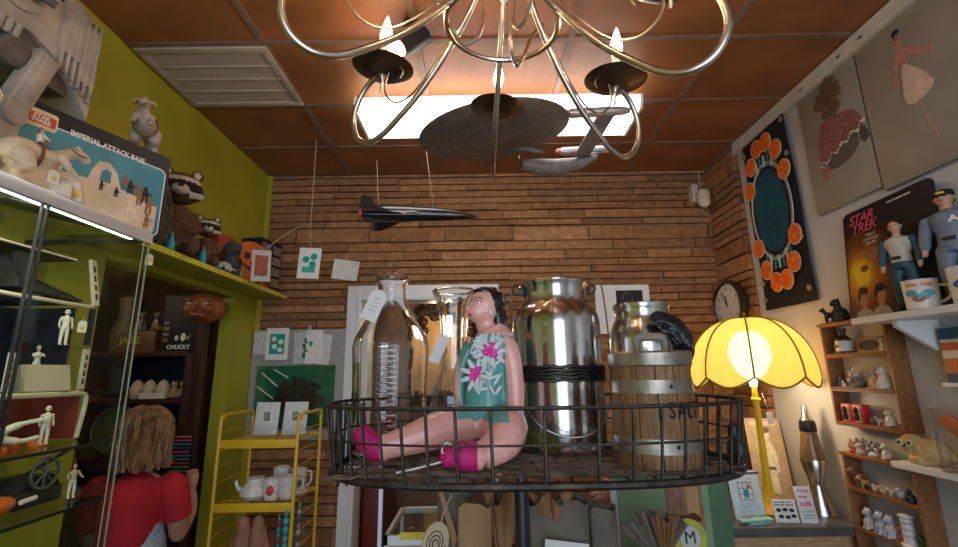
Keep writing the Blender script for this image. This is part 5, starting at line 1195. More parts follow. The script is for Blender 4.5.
def jar_item(x, y, z, r, h, col, label, lidc=None):
    t = thing('china_jar', label, 'jar', (x, y, z)); MB().lathe([(.001,0),(r*.8,0),(r,h*.2),(r,h*.6),(r*.7,h*.8),(.001,h*.8)], 18).build('jar', paint(col, .3), t); MB().lathe([(r*.75,h*.8),(r*.5,h*.92),(.008,h*.95),(.012,h),(.001,h*1.02)], 16).build('lid', paint(lidc or col, .3), t); return t
for i, x in enumerate((-1.80, -1.735, -1.665)): jar_item(x, 2.43, 1.441, .033, .095, (.55,.47,.36), ('leftmost','middle','rightmost')[i]+' of three cream china jars on the bookcase shelf')
tag(MB().box(-1.76,2.392,1.441,-1.63,2.40,1.47).build('price_card', M_paper, None), 'white card before the cream china jars', 'sign')
rn = random.Random(9)
for i, x in enumerate((-1.61, -1.565)): mini('sit', ('tan','brown and blue')[i]+' china figurine beside the cream jars', x, 2.44, 1.441, .09, ((.45,.28,.15),(.32,.24,.2))[i], rz=0)
tag(MB().box(-1.6,2.50,1.441,-1.55,2.66,1.53).build('blue_box', paint((.02,.12,.22)), None), 'small blue box behind the china figurines', 'box')
# goods on top of the bookcase
ck_ = card_box('toy_box', 'black toy box with white lettering along its foot, on bookcase', 'toy box', T(-1.60, 2.47, 1.681), .20, .12, .30, None, M_bxk)
text('CHUCKY', .030, M_let, ck_, T(-.0,-.0625,.022), bold=.0008)
mb = MB(); mb.ell((.02,-.062,.075), (.014,.004,.022), 10); mb.ell((-.015,-.062,.07), (.010,.004,.015), 10); mb.build('printed_shape', M_let, ck_, fix=False)
MB().prism([(.035,.07),(.06,.085),(.045,.06)], -.064, -.061).build('yellow_mark', paint((.6,.5,.05)), ck_)
for k in range(4): MB().cbox((-.075, -.061, .06+.03*k), (.03,.003,.018)).build('printed_panel', paint(((.25,.1,.06),(.2,.2,.2),(.3,.14,.1),(.15,.15,.16))[k]), ck_)
mk = thing('latex_mask', 'large orange brown latex mask hanging over the bookcase', 'mask', (-1.44, 2.34, 1.90))
mb = MB(); mb.ell((0,0,0), (.105,.07,.08), 20); mb.ell((0,-.065,-.012), (.018,.03,.022), 10); mb.ell((0,-.05,-.045), (.045,.03,.022), 12)
for s in (-1, 1): mb.ell((s*.045,-.05,-.01), (.035,.025,.03), 10); mb.ell((s*.045,-.055,.035), (.032,.02,.012), 10)
mb.build('face', mat('latex_orange', (.28,.08,.025), .5, var=.3, scale=14), mk, remesh=.005)
for s in (-1, 1): MB().ell((s*.042,-.068,.015), (.015,.008,.009), 8).build('eye', paint((.5,.45,.35), .3), mk)
MB().tube([(-.03,-.078,-.05),(0,-.083,-.054),(.03,-.078,-.05)], .003, 6).build('mouth_line', M_dark, mk)
MB().tube([(0,.03,.07),(0,.0,.12),(-.01,.0,.35)], .003, 5).build('cord', M_dark, mk)
hz_ = card_box('toy_box', 'brown box with yellow lettering on the bookcase top', 'toy box', T(-1.83, 2.47, 1.681), .20, .12, .11, (.14,.07,.035))
text('JAZZ', .05, paint((.45,.42,.03)), hz_, T(-.03,-.062,.06), bold=.001)
tag(MB().lathe([(.001,0),(.07,0),(.08,.1),(.05,.2),(.06,.3),(.001,.32)], 16, c=(-1.95,2.50,1.681)).build('tall_vase', paint((.12,.08,.05)), None), 'tall brown vase on the bookcase top at left', 'vase')
for i, (x, z, c) in enumerate(((-1.76,1.792,(.25,.15,.1)),(-1.85,1.792,(.2,.18,.16)))): mini('sit', ('pinkish brown','grey brown')[i]+' figurine standing on the brown lettered box', x, 2.46, z, .11, c, rz=0)
hat = MB(); hat.ell((-1.70,2.46,1.75), (.035,.04,.075), 12); hat.ell((-1.70,2.46,1.86), (.06,.05,.05), 12); hat.ell((-1.70,2.41,1.90), (.012,.006,.012), 8)
tag(hat.build('dark_doll', M_blackm, None, remesh=.006), 'black caped doll standing between the toy boxes', 'doll')
# lower alcove items
pl = thing('round_plate', 'round green plate with grey rim in the alcove', 'plate', (-1.84, 2.36, 1.146))
F = frame((-1.835, 2.365, 1.30), (1,0,0), (0,.25,1))
MB().lathe([(.001,0),(.085,0),(.105,.012),(.108,.016),(.085,.006),(.001,.006)], 32, M=F @ Rx(PI/2)).build('plate', mat('green_glaze', (.07,.10,.04), .25, var=.3), pl, world=True)
MB().tube([F @ V((.107*math.cos(a),-.014,.107*math.sin(a))) for a in [k*2*PI/36 for k in range(36)]], .006, 6, closed=True).build('rim', paint((.20,.19,.16), .3, .6), pl, world=True)
MB().box(-1.88,2.36,1.145,-1.79,2.43,1.20).build('stand', M_dkw, pl, world=True)
rs_ = thing('notice_board', 'small black board with bright coloured chalk lines on bookcase', 'sign', (-1.45, 2.36, 1.1))
F = frame((-1.535, 2.335, 1.085), (1,0,0), (0,0,1))
MB().box(0,0,0,.12,.012,.19,F).build('board', M_bxk, rs_, world=True, bevel=.001); MB().box(.05,.012,.05,.07,.066,.09,F).build('bracket', M_blackm, rs_, world=True)
for k, c in enumerate([(.75,.25,.05),(.75,.05,.35),(.05,.4,.42),(.02,.12,.2),(.7,.05,.4),(.05,.3,.35),(.1,.35,.28),(.6,.1,.15),(.35,.4,.05),(.1,.4,.3)]): lines(rs_, F, .01+(.004*(k % 3)), .11, (.172-k*.0175,), c, .0075, 20+k, .0012)
sd = thing('display_shelf', 'pale ledge with dark goods behind the glass case', 'shelf', (-1.95, 1.9, 0))
MB().box(-2.3, 1.55, 1.02, -1.78, 2.30, 1.045).build('board', paint((.30,.25,.20)), sd, world=True); MB().box(-2.28, 1.6, 0, -1.82, 2.28, 1.02).build('cabinet', M_dkw, sd, world=True)
for i, (x, y, r, h, c, l) in enumerate(((-1.88,1.72,.05,.16,(.10,.09,.08),'dark grey china jar on the pale ledge'),(-1.90,1.88,.06,.22,(.20,.10,.05),'tall brown china jar on the pale ledge'),(-1.88,2.05,.045,.13,(.22,.2,.17),'small grey china jar on the pale ledge'),(-2.05,1.85,.07,.3,(.14,.09,.06),'largest dark china jar at the back of the ledge'),(-1.90,2.19,.04,.2,(.25,.12,.06),'slim russet china jar on the pale ledge'))): jar_item(x, y, 1.0455, r, h, c, l)
hl = thing('wall_ledge', 'brown plank shelf crowded with brass and china behind the case', 'shelf', (-2.0, 1.9, 1.45))
MB().box(-2.30, 1.45, 1.44, -1.90, 2.33, 1.462).build('board', wood('ledge_plank', (.10,.05,.025), (.18,.09,.045)), hl, world=True)
MB().box(-2.611, 1.5, 1.40, -2.30, 1.53, 1.44).build('bracket', M_dkw, hl, world=True); MB().box(-2.611, 2.25, 1.40, -2.30, 2.28, 1.44).build('bracket', M_dkw, hl, world=True)
for i, (x, y, r, h, c, l) in enumerate(((-1.97,1.58,.045,.16,(.42,.33,.2),'round tan jar on the plank shelf behind case'),(-1.98,1.72,.05,.21,(.2,.19,.17),'grey lidded jar on the plank shelf behind case'),(-1.96,1.86,.04,.12,(.55,.5,.42),'small cream jar on the plank shelf behind case'),(-1.99,2.0,.055,.24,(.25,.13,.08),'tall brown jar on the plank shelf behind case'),(-1.97,2.15,.045,.17,(.3,.26,.18),'olive tan jar on the plank shelf behind case'))): jar_item(x, y, 1.4625, r, h, c, l)

# ---- person seen from behind
PX, PY = -1.37, 1.93
ps_ = thing('person', 'person with wavy brown hair in a red t-shirt seen from behind', 'person', M=T(PX-.005, PY, 0) @ Rz(math.radians(12)) @ Matrix.Diagonal((.89,.9,.995,1)))
# local: faces +y
M_ps = mat('person_skin', (.42,.21,.13), .5, var=.06)
mb = MB()
mb.tube([(0,0,.74),(0,0,.80),(0,-.005,.90),(0,0,1.02),(0,0,1.10),(0,0,1.155),(0,0,1.185)], [.12,.12,.105,.115,.12,.10,.055], 18, flat=.68)
for s in (-1, 1):
    limb(mb, [(s*.075,0,.76),(s*.085,.01,.42)], .085, .052); limb(mb, [(s*.085,.01,.42),(s*.088,-.01,.08)], .052, .034); mb.tube([(s*.09,-.05,.035),(s*.093,.05,.035),(s*.095,.13,.025)], [.034,.036,.022], 10)
mb.tube([(0,0,1.15),(0,.01,1.24)], .045, 12); mb.ell((0,.02,1.31), (.075,.09,.105), 18); mb.ell((0,.11,1.295), (.014,.02,.02), 8); mb.ell((0,.06,1.245), (.045,.045,.04), 12)
for s in (-1, 1): mb.ell((s*.077,.015,1.305), (.012,.022,.03), 8)
# right arm bent, hand raised; left arm forward
limb(mb, [(.15,0,1.12),(.172,.01,1.02),(.172,.05,.94)], .05, .038); limb(mb, [(.172,.05,.94),(.185,.12,1.0),(.172,.15,1.06)], .038, .025)
limb(mb, [(-.15,0,1.12),(-.19,.05,.99),(-.19,.11,.90)], .05, .038); limb(mb, [(-.19,.11,.90),(-.12,.24,.95),(-.09,.28,.98)], .038, .025)
for (h0, d_, side) in (((.170,.155,1.075), V((-.15,.3,.94)).normalized(), V((-1,0,0))), ((-.085,.29,.985), V((.45,.8,.35)).normalized(), V((1,-.4,0)))):
    h0 = V(h0); mb.ell(h0+d_*.03, (.026,.022,.038), 10); side = (side-d_*side.dot(d_)).normalized(); cv = d_.cross(side)
    for k in range(4):
        a = h0+d_*.058+side*(.0145*(k-1.5)); L_ = .036-.004*abs(k-1.4); mb.tube([a-d_*.02, a, a+d_*L_*.5+cv*.006, a+d_*L_*.7+cv*.022], [.009,.009,.008,.006], 7)
    a = h0+d_*.012+side*.024; mb.tube([a-side*.01, a+side*.014+d_*.014, a+side*.012+d_*.036], [.010,.009,.007], 7)
mb.build('body', M_ps, ps_, remesh=.0065, iters=3)
M_red = mat('red_cotton', (.42,.012,.025), .85, var=.18, scale=9, bump=.6, bscale=9)
mb = MB()
mb.tube(spline([(0,0,.972),(0,-.004,.985),(0,-.002,1.02),(0,0,1.09),(0,.0,1.135),(0,.004,1.17),(0,.006,1.19)], 2), [.146,.146,.147,.149,.152,.157,.160,.156,.143,.118,.088,.063,.057], 20, flat=.78)
for s, A in ((1, [(.12,0,1.125),(.160,.005,1.07),(.176,.015,1.0)]), (-1, [(-.12,0,1.125),(-.168,.02,1.06),(-.195,.055,.985)])): mb.tube(spline(A, 3), [.064,.067,.064,.060,.057,.055,.055], 14); mb.ell((s*.138,0,1.118), (.070,.07,.062), 12)
for k in range(5): mb.tube([(-.09+.04*k, -.098, .92), (-.06+.03*k, -.108, 1.04)], [.012,.004], 6)
mb.build('t_shirt', M_red, ps_, remesh=.0065, iters=3)
mb = MB(); mb.tube([(0,.0,1.0),(0,0,.93),(0,0,.85),(0,0,.74)], [.122,.138,.152,.14], 18, flat=.82)
for s in (-1, 1): mb.ell((s*.06,-.07,.76), (.07,.055,.08), 12); mb.tube([(s*.078,0,.76),(s*.087,.012,.42),(s*.09,-.005,.10)], [.092,.064,.052], 14)
jn = mb.build('jeans', mat('washed_denim', (.30,.38,.46), .85, var=.3, scale=30, bump=.3, bscale=200), ps_, remesh=.007, iters=2)
MB().box(-.10,-.146,.84,-.03,-.128,.90).build('back_pocket', paint((.24,.31,.40)), jn)
M_hr = mat('wavy_brown_hair', (.09,.04,.017), .45, col2=(.32,.17,.08), scale=9, stretch=(6,6,1.2), bump=.6, bscale=14)
mb = MB(); mb.ell((0,.01,1.335), (.085,.095,.10), 18); mb.ell((0,-.025,1.27), (.082,.06,.07), 14); rn = random.Random(77)
for k in range(300):
    a = PI+((k%150)/150)*PI*1.5-PI*.25+rn.uniform(-.04,.04); r0 = rn.uniform(.045,.1); ca, sa = math.cos(a), math.sin(a)
    bot = 1.225+rn.uniform(-.03,.04); w_ = rn.uniform(.006,.018); ph_ = rn.uniform(0,6)
    pts = [(.03*ca,.0+.03*sa,1.438)]
    for j in range(1, 8):
        t_ = j/7; rr = .03+.062*math.sin(min(1, t_*2)*PI/2)+.008*t_; z = 1.438+(bot-1.438)*t_**1.25
        pts.append(((rr+w_*math.sin(ph_+t_*9))*ca*1.0, -.0+(rr+w_*math.sin(ph_+t_*8))*sa*1.02, z))
    mb.tube(spline(pts, 2), rn.uniform(.006,.0095), 5)
mb.build('hair', M_hr, ps_)

# ---- yellow rack
RX0, RX1, RY0, RY1 = -1.243, -.872, 2.25, 2.56
rk = thing('metal_rack', 'yellow metal tube rack with cups on its shelf', 'rack', (RX0, RY0, 0))
def loop(y0, y1, x, top):
    return spline([(x,y0,.0),(x,y0,.6),(x,y0,top-.07),(x,y0+.012,top-.02),(x,y0+.05,top),(x,(y0+y1)/2,top),(x,y1-.05,top),(x,y1-.012,top-.02),(x,y1,top-.07),(x,y1,.6),(x,y1,0)], 4)
for x in (RX0, RX1): MB().tube(loop(RY0, RY1, x, 1.365), .0085, 8).build('side_frame', M_yel, rk, world=True)
for z in (1.245, .968, .55):
    s_ = MB().box(RX0, RY0-.004, z-.03, RX1, RY0+.004, z+.008).build('shelf_rail', M_yel, rk, world=True, bevel=.002); MB().box(RX0, RY1-.004, z-.012, RX1, RY1+.004, z+.006).build('shelf_rail', M_yel, rk, world=True, bevel=.002)
    mb = MB()
    for k in range(12): x = RX0+.02+k*(RX1-RX0-.04)/11; mb.tube([(x, RY0, z-.002), (x, RY1, z-.002)], .002, 5)
    for k in range(3): y = RY0+.08+k*.08; mb.tube([(RX0, y, z-.0005), (RX1, y, z-.0005)], .002, 5)
    mb.build('shelf_wires', M_yel, s_, world=True)
for x in (RX0, RX1):
    for z in (1.29, 1.20, 1.13, 1.06, .90, .83, .76): MB().tube([(x, RY0, z), (x, RY1, z)], .0022, 5).build('side_wire', M_yel, rk, world=True)
ZR = .9705
tp = thing('teapot', 'white china pot with handle on the yellow rack', 'teapot', (-1.105, 2.36, ZR))
ch_ = paint((.66,.64,.60), .2)
MB().lathe([(.001,0),(.05,0),(.066,.02),(.062,.045),(.04,.075),(.036,.09),(.042,.095),(.001,.10)], 24).build('pot', ch_, tp); MB().tube(spline([(-.055,0,.03),(-.085,0,.05),(-.095,0,.08)], 4), [.012]*4+[.008]*5, 8).build('spout', ch_, tp); MB().tube(spline([(.035,0,.085),(.075,0,.08),(.07,0,.04),(.055,0,.03)], 4), .006, 8).build('handle', ch_, tp)
def cup(x, y, r, h, label, rz=0, dot=None, z=ZR):
    t = thing('mug', label, 'mug', M=T(x, y, z) @ Rz(rz)); c = MB().lathe([(.001,0),(r*.8,0),(r*.9,.01),(r,h),(r*.94,h),(r*.8,.012),(.001,.01)], 24).build('cup', ch_, t); MB().tube(spline([(r*.95,0,h*.85),(r*1.55,0,h*.8),(r*1.5,0,h*.35),(r*.92,0,h*.2)], 4), .0055, 8).build('handle', ch_, t)
    if dot: MB().ell((0,-r*.93,h*.5), (r*.45,.004,h*.25), 10).build('painted_flower', paint(dot), c)
cup(-1.01, 2.33, .038, .095, 'white mug with red flower on the yellow rack', .2, (.55,.03,.04)); cup(-.945, 2.36, .044, .10, 'white mug with big handle beside the flowered mug', .1); cup(-1.03, 2.48, .042, .12, 'taller white mug behind the others on yellow rack', .4); cup(-.94, 2.48, .038, .11, 'grey patterned mug at the right end of rack shelf', .4, (.1,.15,.2))
tag(MB().lathe([(.001,0),(.07,0),(.085,.012),(.001,.008)], 24, c=(-.955, 2.42, ZR)).build('saucer', ch_, None), 'white saucer lying among mugs on the yellow rack', 'saucer')
for i, (x, a, b) in enumerate(((-1.225,.0,.1),(-1.145,.0,.1))):
    pass
def necklace(label, x, y, ztop, L_, cols, r=.013):
    t = thing('bead_necklace', label, 'necklace', (x, y, ztop)); MB().tube([(0,0,0),(.003,0,-L_)], .0015, 5).build('cord', M_string, t)
    z = -.01; k = 0
    while z > -L_: rr = r*(.8+.4*((k*37) % 5)/5); MB().ell((.002,0,z-rr), (rr*.8,rr*.8,rr), 10).build('bead', paint(cols[k % len(cols)], .3), t); z -= 2*rr+.001; k += 1
necklace('turquoise bead necklace hanging at the rack right post', -.895, 2.238, .955, .30, [(.02,.32,.34),(.03,.38,.40)], .017)
necklace('blue grey bead necklace hanging beside turquoise beads', -.86, 2.30, .97, .28, [(.18,.22,.30),(.25,.28,.36),(.05,.1,.15)], .014)
necklace('teal and red bead necklace hanging below the rack shelf', -.925, 2.236, .93, .28, [(.02,.30,.30),(.35,.03,.03),(.02,.26,.28)], .011)
for i, (x, h, l) in enumerate(((-1.115,.24,'pink brown cloth doll hanging below the cups, left one'), (-1.045,.27,'pink brown cloth doll hanging below the cups, right one'))):
    mb = MB(); mb.tube([(x,2.30,.925),(x,2.30,.87)], .003, 5); mb.tube(spline([(x,2.30,.88),(x+.005,2.30,.80),(x,2.30,.70)], 4), [.018,.03,.036,.04,.042,.04,.03,.022,.018], 10); mb.ell((x,2.30,.885), .027, 10)
    mb.tube([(x-.03,2.30,.84),(x-.05,2.30,.76)], .012, 8); mb.tube([(x+.03,2.30,.84),(x+.05,2.30,.76)], .012, 8)
    tag(mb.build('cloth_doll', mat('faded_pink_cloth', (.32,.15,.10), .9, var=.2, scale=20), None, remesh=.005), l, 'doll')

# ---- cards on the back wall
YW = YB-.042
def sheet(label, cat, x, z, w, h, y=YW, rot=0, m=None, name='print', th=.003, tilt=0):
    F = T(x, y, z) @ Ry(math.radians(rot)) @ Rx(math.radians(tilt)); t = thing(name, label, cat, M=F)
    MB().box(-w/2,0,-h/2,w/2,th,h/2).build('paper', m or M_paper, t); return t
bkk = sheet('pale grey backing board of prints pinned on the brick wall', 'board', -1.10, 1.50, .56, .64, YW+.004, m=paint((.34,.33,.31)), name='pin_board', th=.012)
gp = sheet('green poster with dark palm tuft wrapped in plastic', 'poster', -1.105, 1.425, .47, .36, YW+.001, m=mat('green_print', (.012,.12,.055), .4, col2=(.03,.24,.11), scale=14), name='poster')
mb = MB(); rn = random.Random(14)
for k in range(170): a = rn.uniform(0, 2*PI); L_ = rn.uniform(.04,.15); p0 = V((.03,-.003,.0)); mb.tube(spline([p0, p0+V((L_*.5*math.cos(a),-.006,L_*.5*math.sin(a)+.01)), p0+V((L_*math.cos(a)*1.15,-.004,L_*math.sin(a)*.8))], 3), [.008,.008,.007,.006,.005,.004,.002], 4)
tag(mb.build('dark_foliage', mat('dark_foliage', (.02,.018,.012), .8, col2=(.06,.05,.02), scale=40), gp), kind='stuff')
MB().box(-.24,-.011,-.185,.24,-.010,.185).build('plastic_sleeve', pane_mat('sleeve', (.95,.95,.95), 1.6), gp, fix=False)
for a in (((-.20,.14),(-.10,.06)),((-.22,.06),(-.12,-.01)),((-.13,.16),(-.04,.11))): MB().tube([(a[0][0],-.012,a[0][1]),(a[1][0],-.012,a[1][1])], .004, 5).build('plastic_fold', paint((.62,.66,.66), .3), gp)
text('SHIRE', .035, paint((.25,.35,.12)), gp, T(.02,-.004,-.155))
c_ = sheet('white card with teal flower print over the green poster', 'card', -1.225, 1.735, .135, .19, YW-.016, name='greeting_card')
MB().box(-.045,-.002,-.06,.045,0,.06).build('teal_print', paint((.0,.33,.25)), c_)
for k, (x, z) in enumerate(((-.02,.03),(.022,.012),(-.015,-.015),(.02,-.035))): MB().prism(disc(x,z,.017,.016,7), -.003, -.0015).build('printed_flower', M_paper, c_)
sheet('blank pale card half behind the teal flower card', 'card', -1.325, 1.74, .09, .135, YW-.013, name='greeting_card', m=paint((.50,.52,.55)))
c_ = sheet('clear sleeved card with green sprig beside flower card', 'card', -1.075, 1.71, .10, .185, YW-.013, name='greeting_card', m=paint((.48,.50,.50))); mb = MB()
for k in range(7): mb.ell((.02+.008*math.sin(k*2),-.002,.05-.017*k), (.012,.002,.009), 8)
mb.build('printed_sprig', paint((.02,.16,.07)), c_)
c_ = sheet('white card with tiny teal motif clipped over the green poster', 'card', -1.00, 1.715, .10, .20, YW-.016, name='greeting_card'); MB().prism(disc(-.02,.02,.012,.018,8), -.002, 0).build('teal_motif', paint((.02,.35,.28)), c_)
MB().cbox((-.03,-.004,.10), (.014,.006,.05)).build('clip', paint((.5,.52,.55), .3), c_)
sheet('plain white card at the right of the clipped cards', 'card', -.945, 1.70, .09, .18, YW-.013, rot=6, name='greeting_card', m=paint((.60,.62,.64)))
ZC = 1.2468
for i, (x, l) in enumerate(((-1.13, 'white framed card with small grey picture on rack top'), (-.98, 'white framed card behind the right loop of the rack'))):
    t = thing('framed_card', l, 'card', M=T(x, 2.47, ZC) @ Rx(-.12)); MB().box(-.062,0,0,.062,.006,.165).build('mount', paint((.62,.66,.70)), t, bevel=.001); MB().box(-.026,-.0015,.06,.026,0,.125).build('mat_board', M_paper, t); MB().box(-.017,-.003,.07,.017,-.001,.115).build('grey_picture', mat('grey_print', (.10,.11,.10), .6, col2=(.4,.42,.4), scale=90), t)
# hanging strips right of the cards
hb_ = thing('leather_straps', 'bundle of dark straps hanging on the brick beside the rack', 'straps', (-.80, YW, 1.38))
for k in range(5): MB().box(-.05+.024*k,-.006,-.42-.03*(k % 2),-.036+.024*k,-.002,-.0).build('strap', M_blackm, hb_)
MB().tube([(-.06,-.003,-.002),(.07,-.003,-.002)], .004, 6).build('hanging_rod', M_blackm, hb_)

# ---- mobile with cards
mo = thing('card_mobile', 'wire mobile hanging by a string before the brick wall', 'mobile', (-.9, 2.3, 2.33))
MB().tube([(-.9,2.3,H-.006),(-.9,2.3,2.335)], .0016, 5).tube([(-.9,2.3,2.335),(-.895,2.3,2.225)], .0012, 5).build('string', M_string, mo, world=True)
MB().tube(spline([(-1.13,2.3,2.20),(-1.05,2.3,2.27),(-.96,2.3,2.325),(-.9,2.3,2.335),(-.85,2.3,2.31),(-.785,2.3,2.25),(-.79,2.3,2.24)], 4), .002, 5).build('wire_arm', mat('brass_wire', (.5,.38,.2), .35, 1.), mo, world=True)
M_back = paint((.5,.46,.42))
t = sheet('card with orange brown print hanging at mobile left end', 'card', -1.125, 2.105, .09, .165, 2.26, rot=-2, m=M_back, name='hanging_card'); t.matrix_basis = t.matrix_basis @ Rz(.45); MB().box(-.03,-.0015,-.055,.03,0,.055).build('orange_print', mat('rust_print', (.32,.08,.03), .6, var=.4, scale=50), t); MB().tube([(0,0,.082),(0,0,.10)], .001, 4).build('string', M_string, t)
t = sheet('white card with green clover print hanging on the mobile', 'card', -.89, 2.122, .115, .165, 2.29, rot=3, name='hanging_card')
for k, (x, z) in enumerate(((-.018,.02),(.022,.035),(.018,-.005))): MB().prism(disc(x,z,.019,.018,9), -.0015, 0).build('clover', paint((.0,.36,.26)), t)
MB().box(-.034,-.0015,-.05,.034,0,-.02).build('green_band', paint((.05,.42,.32)), t); MB().tube([(0,0,.082),(0,0,.105)], .001, 4).build('string', M_string, t)
t = sheet('blank white card hanging tilted at mobile right', 'card', -.70, 2.085, .135, .105, 2.30, rot=8, name='hanging_card', m=paint((.62,.60,.58))); MB().tube([(0,0,.05),(-.02,0,.09)], .001, 4).build('string', M_string, t)

# ---- hanging jet model
jt = thing('model_jet', 'glossy black model jet hanging before the brick wall', 'model plane', M=T(-.29, 2.1, 2.31) @ Rz(math.radians(4)) @ Ry(math.radians(1)))
M_jet = mat('gloss_black_jet', (.012,.013,.016), .18, coat=.6, var=.3, scale=20)
MB().tube([(-.27,0,0),(-.2,0,.004),(-.05,0,.006),(.08,0,.006),(.18,0,.004),(.25,0,.0),(.283,0,-.002)], [.028,.040,.038,.034,.026,.014,.003], 18, flat=1.).build('fuselage', M_jet, jt)
MB().ell((.12,0,.022), (.055,.011,.012), 14).build('canopy', mat('canopy_grey', (.22,.24,.27), .12, coat=.5), jt)
for s in (-1, 1):
    wv = [(-.25,s*.02,-.01),(-.02,s*.02,-.005),(-.08,s*.05,-.012),(-.21,s*.17,-.03),(-.26,s*.17,-.03)]; n_ = len(wv)
    MB().add([(x,y,z-.003) for x,y,z in wv]+[(x,y,z+.003) for x,y,z in wv], [tuple(range(n_)), tuple(range(2*n_-1,n_-1,-1))]+[(i,(i+1)%n_,(i+1)%n_+n_,i+n_) for i in range(n_)]).build('wing', M_jet, jt)
    MB().tube([(-.27,s*.03,-.012),(-.05,s*.03,-.008),(.0,s*.03,-.006)], [.021,.02,.013], 14).build('engine', M_jet, jt); MB().tube([(-.272,s*.03,-.012),(-.285,s*.03,-.012)], [.017,.013], 12).build('exhaust', paint((.65,.13,.03)), jt)
    MB().prism([(-.28,.02),(-.20,.02),(-.235,.075),(-.275,.08)], s*.045-.002, s*.045+.002).build('tail_fin', M_jet, jt)
MB().tube([(-.2,0,.03),(-.22,0,.28)], .0009, 4).tube([(.07,0,.03),(.0,0,H-2.325)], .0009, 4).build('string', M_string, jt)
MB().lathe([(.0295,0),(.0295,.012)], 18, M=T(.06,0,.005) @ Ry(PI/2)).build('pale_stripe', paint((.5,.5,.5)), jt)
MB().cbox((-.02,-.036,-.012), (.016,.004,.012)).build('yellow_mark', paint((.6,.5,.3)), jt)

# ---- generic saucer spaceship under the fluorescent light
en = thing('model_spaceship', 'grey model spaceship with round saucer hanging below fluorescent light', 'model spaceship', M=T(.17, 1.72, 2.545) @ Rz(math.radians(-4)))
M_ship = mat('grey_model_ship', (.20,.18,.17), .45, var=.25, scale=18, bump=.2, bscale=60)
MB().lathe([(.001,-.035),(.07,-.03),(.14,-.016),(.30,-.009),(.32,0),(.30,.009),(.09,.02),(.04,.032),(.001,.034)], 56, M=T(-.10,.02,.0) @ Ry(-.11) @ Rx(math.radians(8))).build('saucer', M_ship, en)
for r in (.12,.19,.25): MB().tube([(-.10+r*math.cos(a), .02+r*math.sin(a), -.012-.02*(.3-r)/.16+r*math.sin(a)*.14+.11*r*math.cos(a)) for a in [k*2*PI/40 for k in range(40)]], .0012, 4, closed=True).build('panel_ring', paint((.10,.09,.09)), en)
MB().tube([(.02,.20,-.06),(.08,.22,-.065),(.18,.24,-.065),(.29,.24,-.05),(.37,.22,-.03)], [.022,.036,.04,.028,.01], 18).build('lower_hull', M_ship, en)
MB().prism([(-.03,-.005),(.09,-.03),(.13,-.03),(.05,-.0)], .15, .17).build('neck', M_ship, en)
MB().lathe([(.001,0),(.028,.002),(.028,.008),(.022,.01)], 18, M=T(.012,.155,-.05) @ Ry(-PI/2)).build('front_dish', mat('copper_dish', (.35,.2,.12), .3, .8), en)
for y, z in ((-.03,.045), (.30,.045)):
    nc = MB().tube([(.21,y,z),(.22,y,z),(.40,y,z),(.44,y,z),(.452,y,z)], [.012,.02,.02,.017,.010], 16).build('engine_pod', mat('silver_pod', (.40,.37,.38), .3, .4), en)
    MB().ell((.205,y,z), (.018,.016,.016), 12).build('red_cap', paint((.50,.10,.05), .3), nc); MB().ell((.455,y,z), (.008,.013,.013), 10).build('red_tail', paint((.35,.12,.12), .3), nc)
    MB().add([(.26,.20,-.03),(.33,.19,-.03),(.40,y,z-.01),(.33,y,z-.01),(.26,.20,-.036),(.33,.19,-.036),(.40,y,z-.016),(.33,y,z-.016)], [(0,1,2,3),(7,6,5,4),(0,4,5,1),(1,5,6,2),(2,6,7,3),(3,7,4,0)]).build('pylon', M_ship, nc)
for x in (-.14, .15): MB().tube([(x,.1,.01),(x,.1,H-2.60)], .0008, 4).build('thread', M_string, en)

# ---- framed print on the back wall, right
pf = sheet('white framed print with black centre on the back brick wall', 'picture', .885, 1.92, .335, .30, YW-.006, name='framed_print', m=M_white, th=.02); MB().box(-.04,-.002,-.13,.125,0,.115).build('black_picture', M_dark, pf); 
# ---- back room
mr = thing('wall_mirror', 'gilt backed panel with dark carved flower frame seen through doorway', 'mirror', (-.32, 3.6, 1.6))
MB().box(-.50, 3.86, 1.35, -.06, 3.89, 2.2).build('amber_panel', mat('amber_panel', (.60,.34,.10), .3, var=.3, scale=5), mr, world=True)
mb = MB(); rn = random.Random(22)
for k in range(46):
    t_ = k/46; x, z = [(-.50+.44*t_*4, 2.2), (-.06, 2.2-.85*(t_*4-1)), (-.06-.44*(t_*4-2), 1.35), (-.50, 1.35+.85*(t_*4-3))][int(t_*4)]; mb.ell((x+rn.uniform(-.03,.03), 3.84, z+rn.uniform(-.03,.03)), (.04,.02,.04), 8)
for k in range(20): mb.ell((-.35+rn.uniform(-.12,.16), 3.84, 2.06+rn.uniform(-.06,.10)), (.035,.02,.035), 8)
mb.build('carved_frame', mat('dark_carving', (.05,.022,.012), .5, bump=.5), mr, world=True)
point('back_room_lamp', (-.3, 3.45, 1.9), 4.5, (1,.75,.48), .08)
dr = MB().box(DX0+.02, 2.93, 0, DX0+.12, 3.5, 1.30); tag(dr.build('red_cabinet', mat('dark_red_paint', (.14,.012,.010), .4, var=.15), None, bevel=.004), 'dark red cabinet just inside the white doorway', 'cabinet')
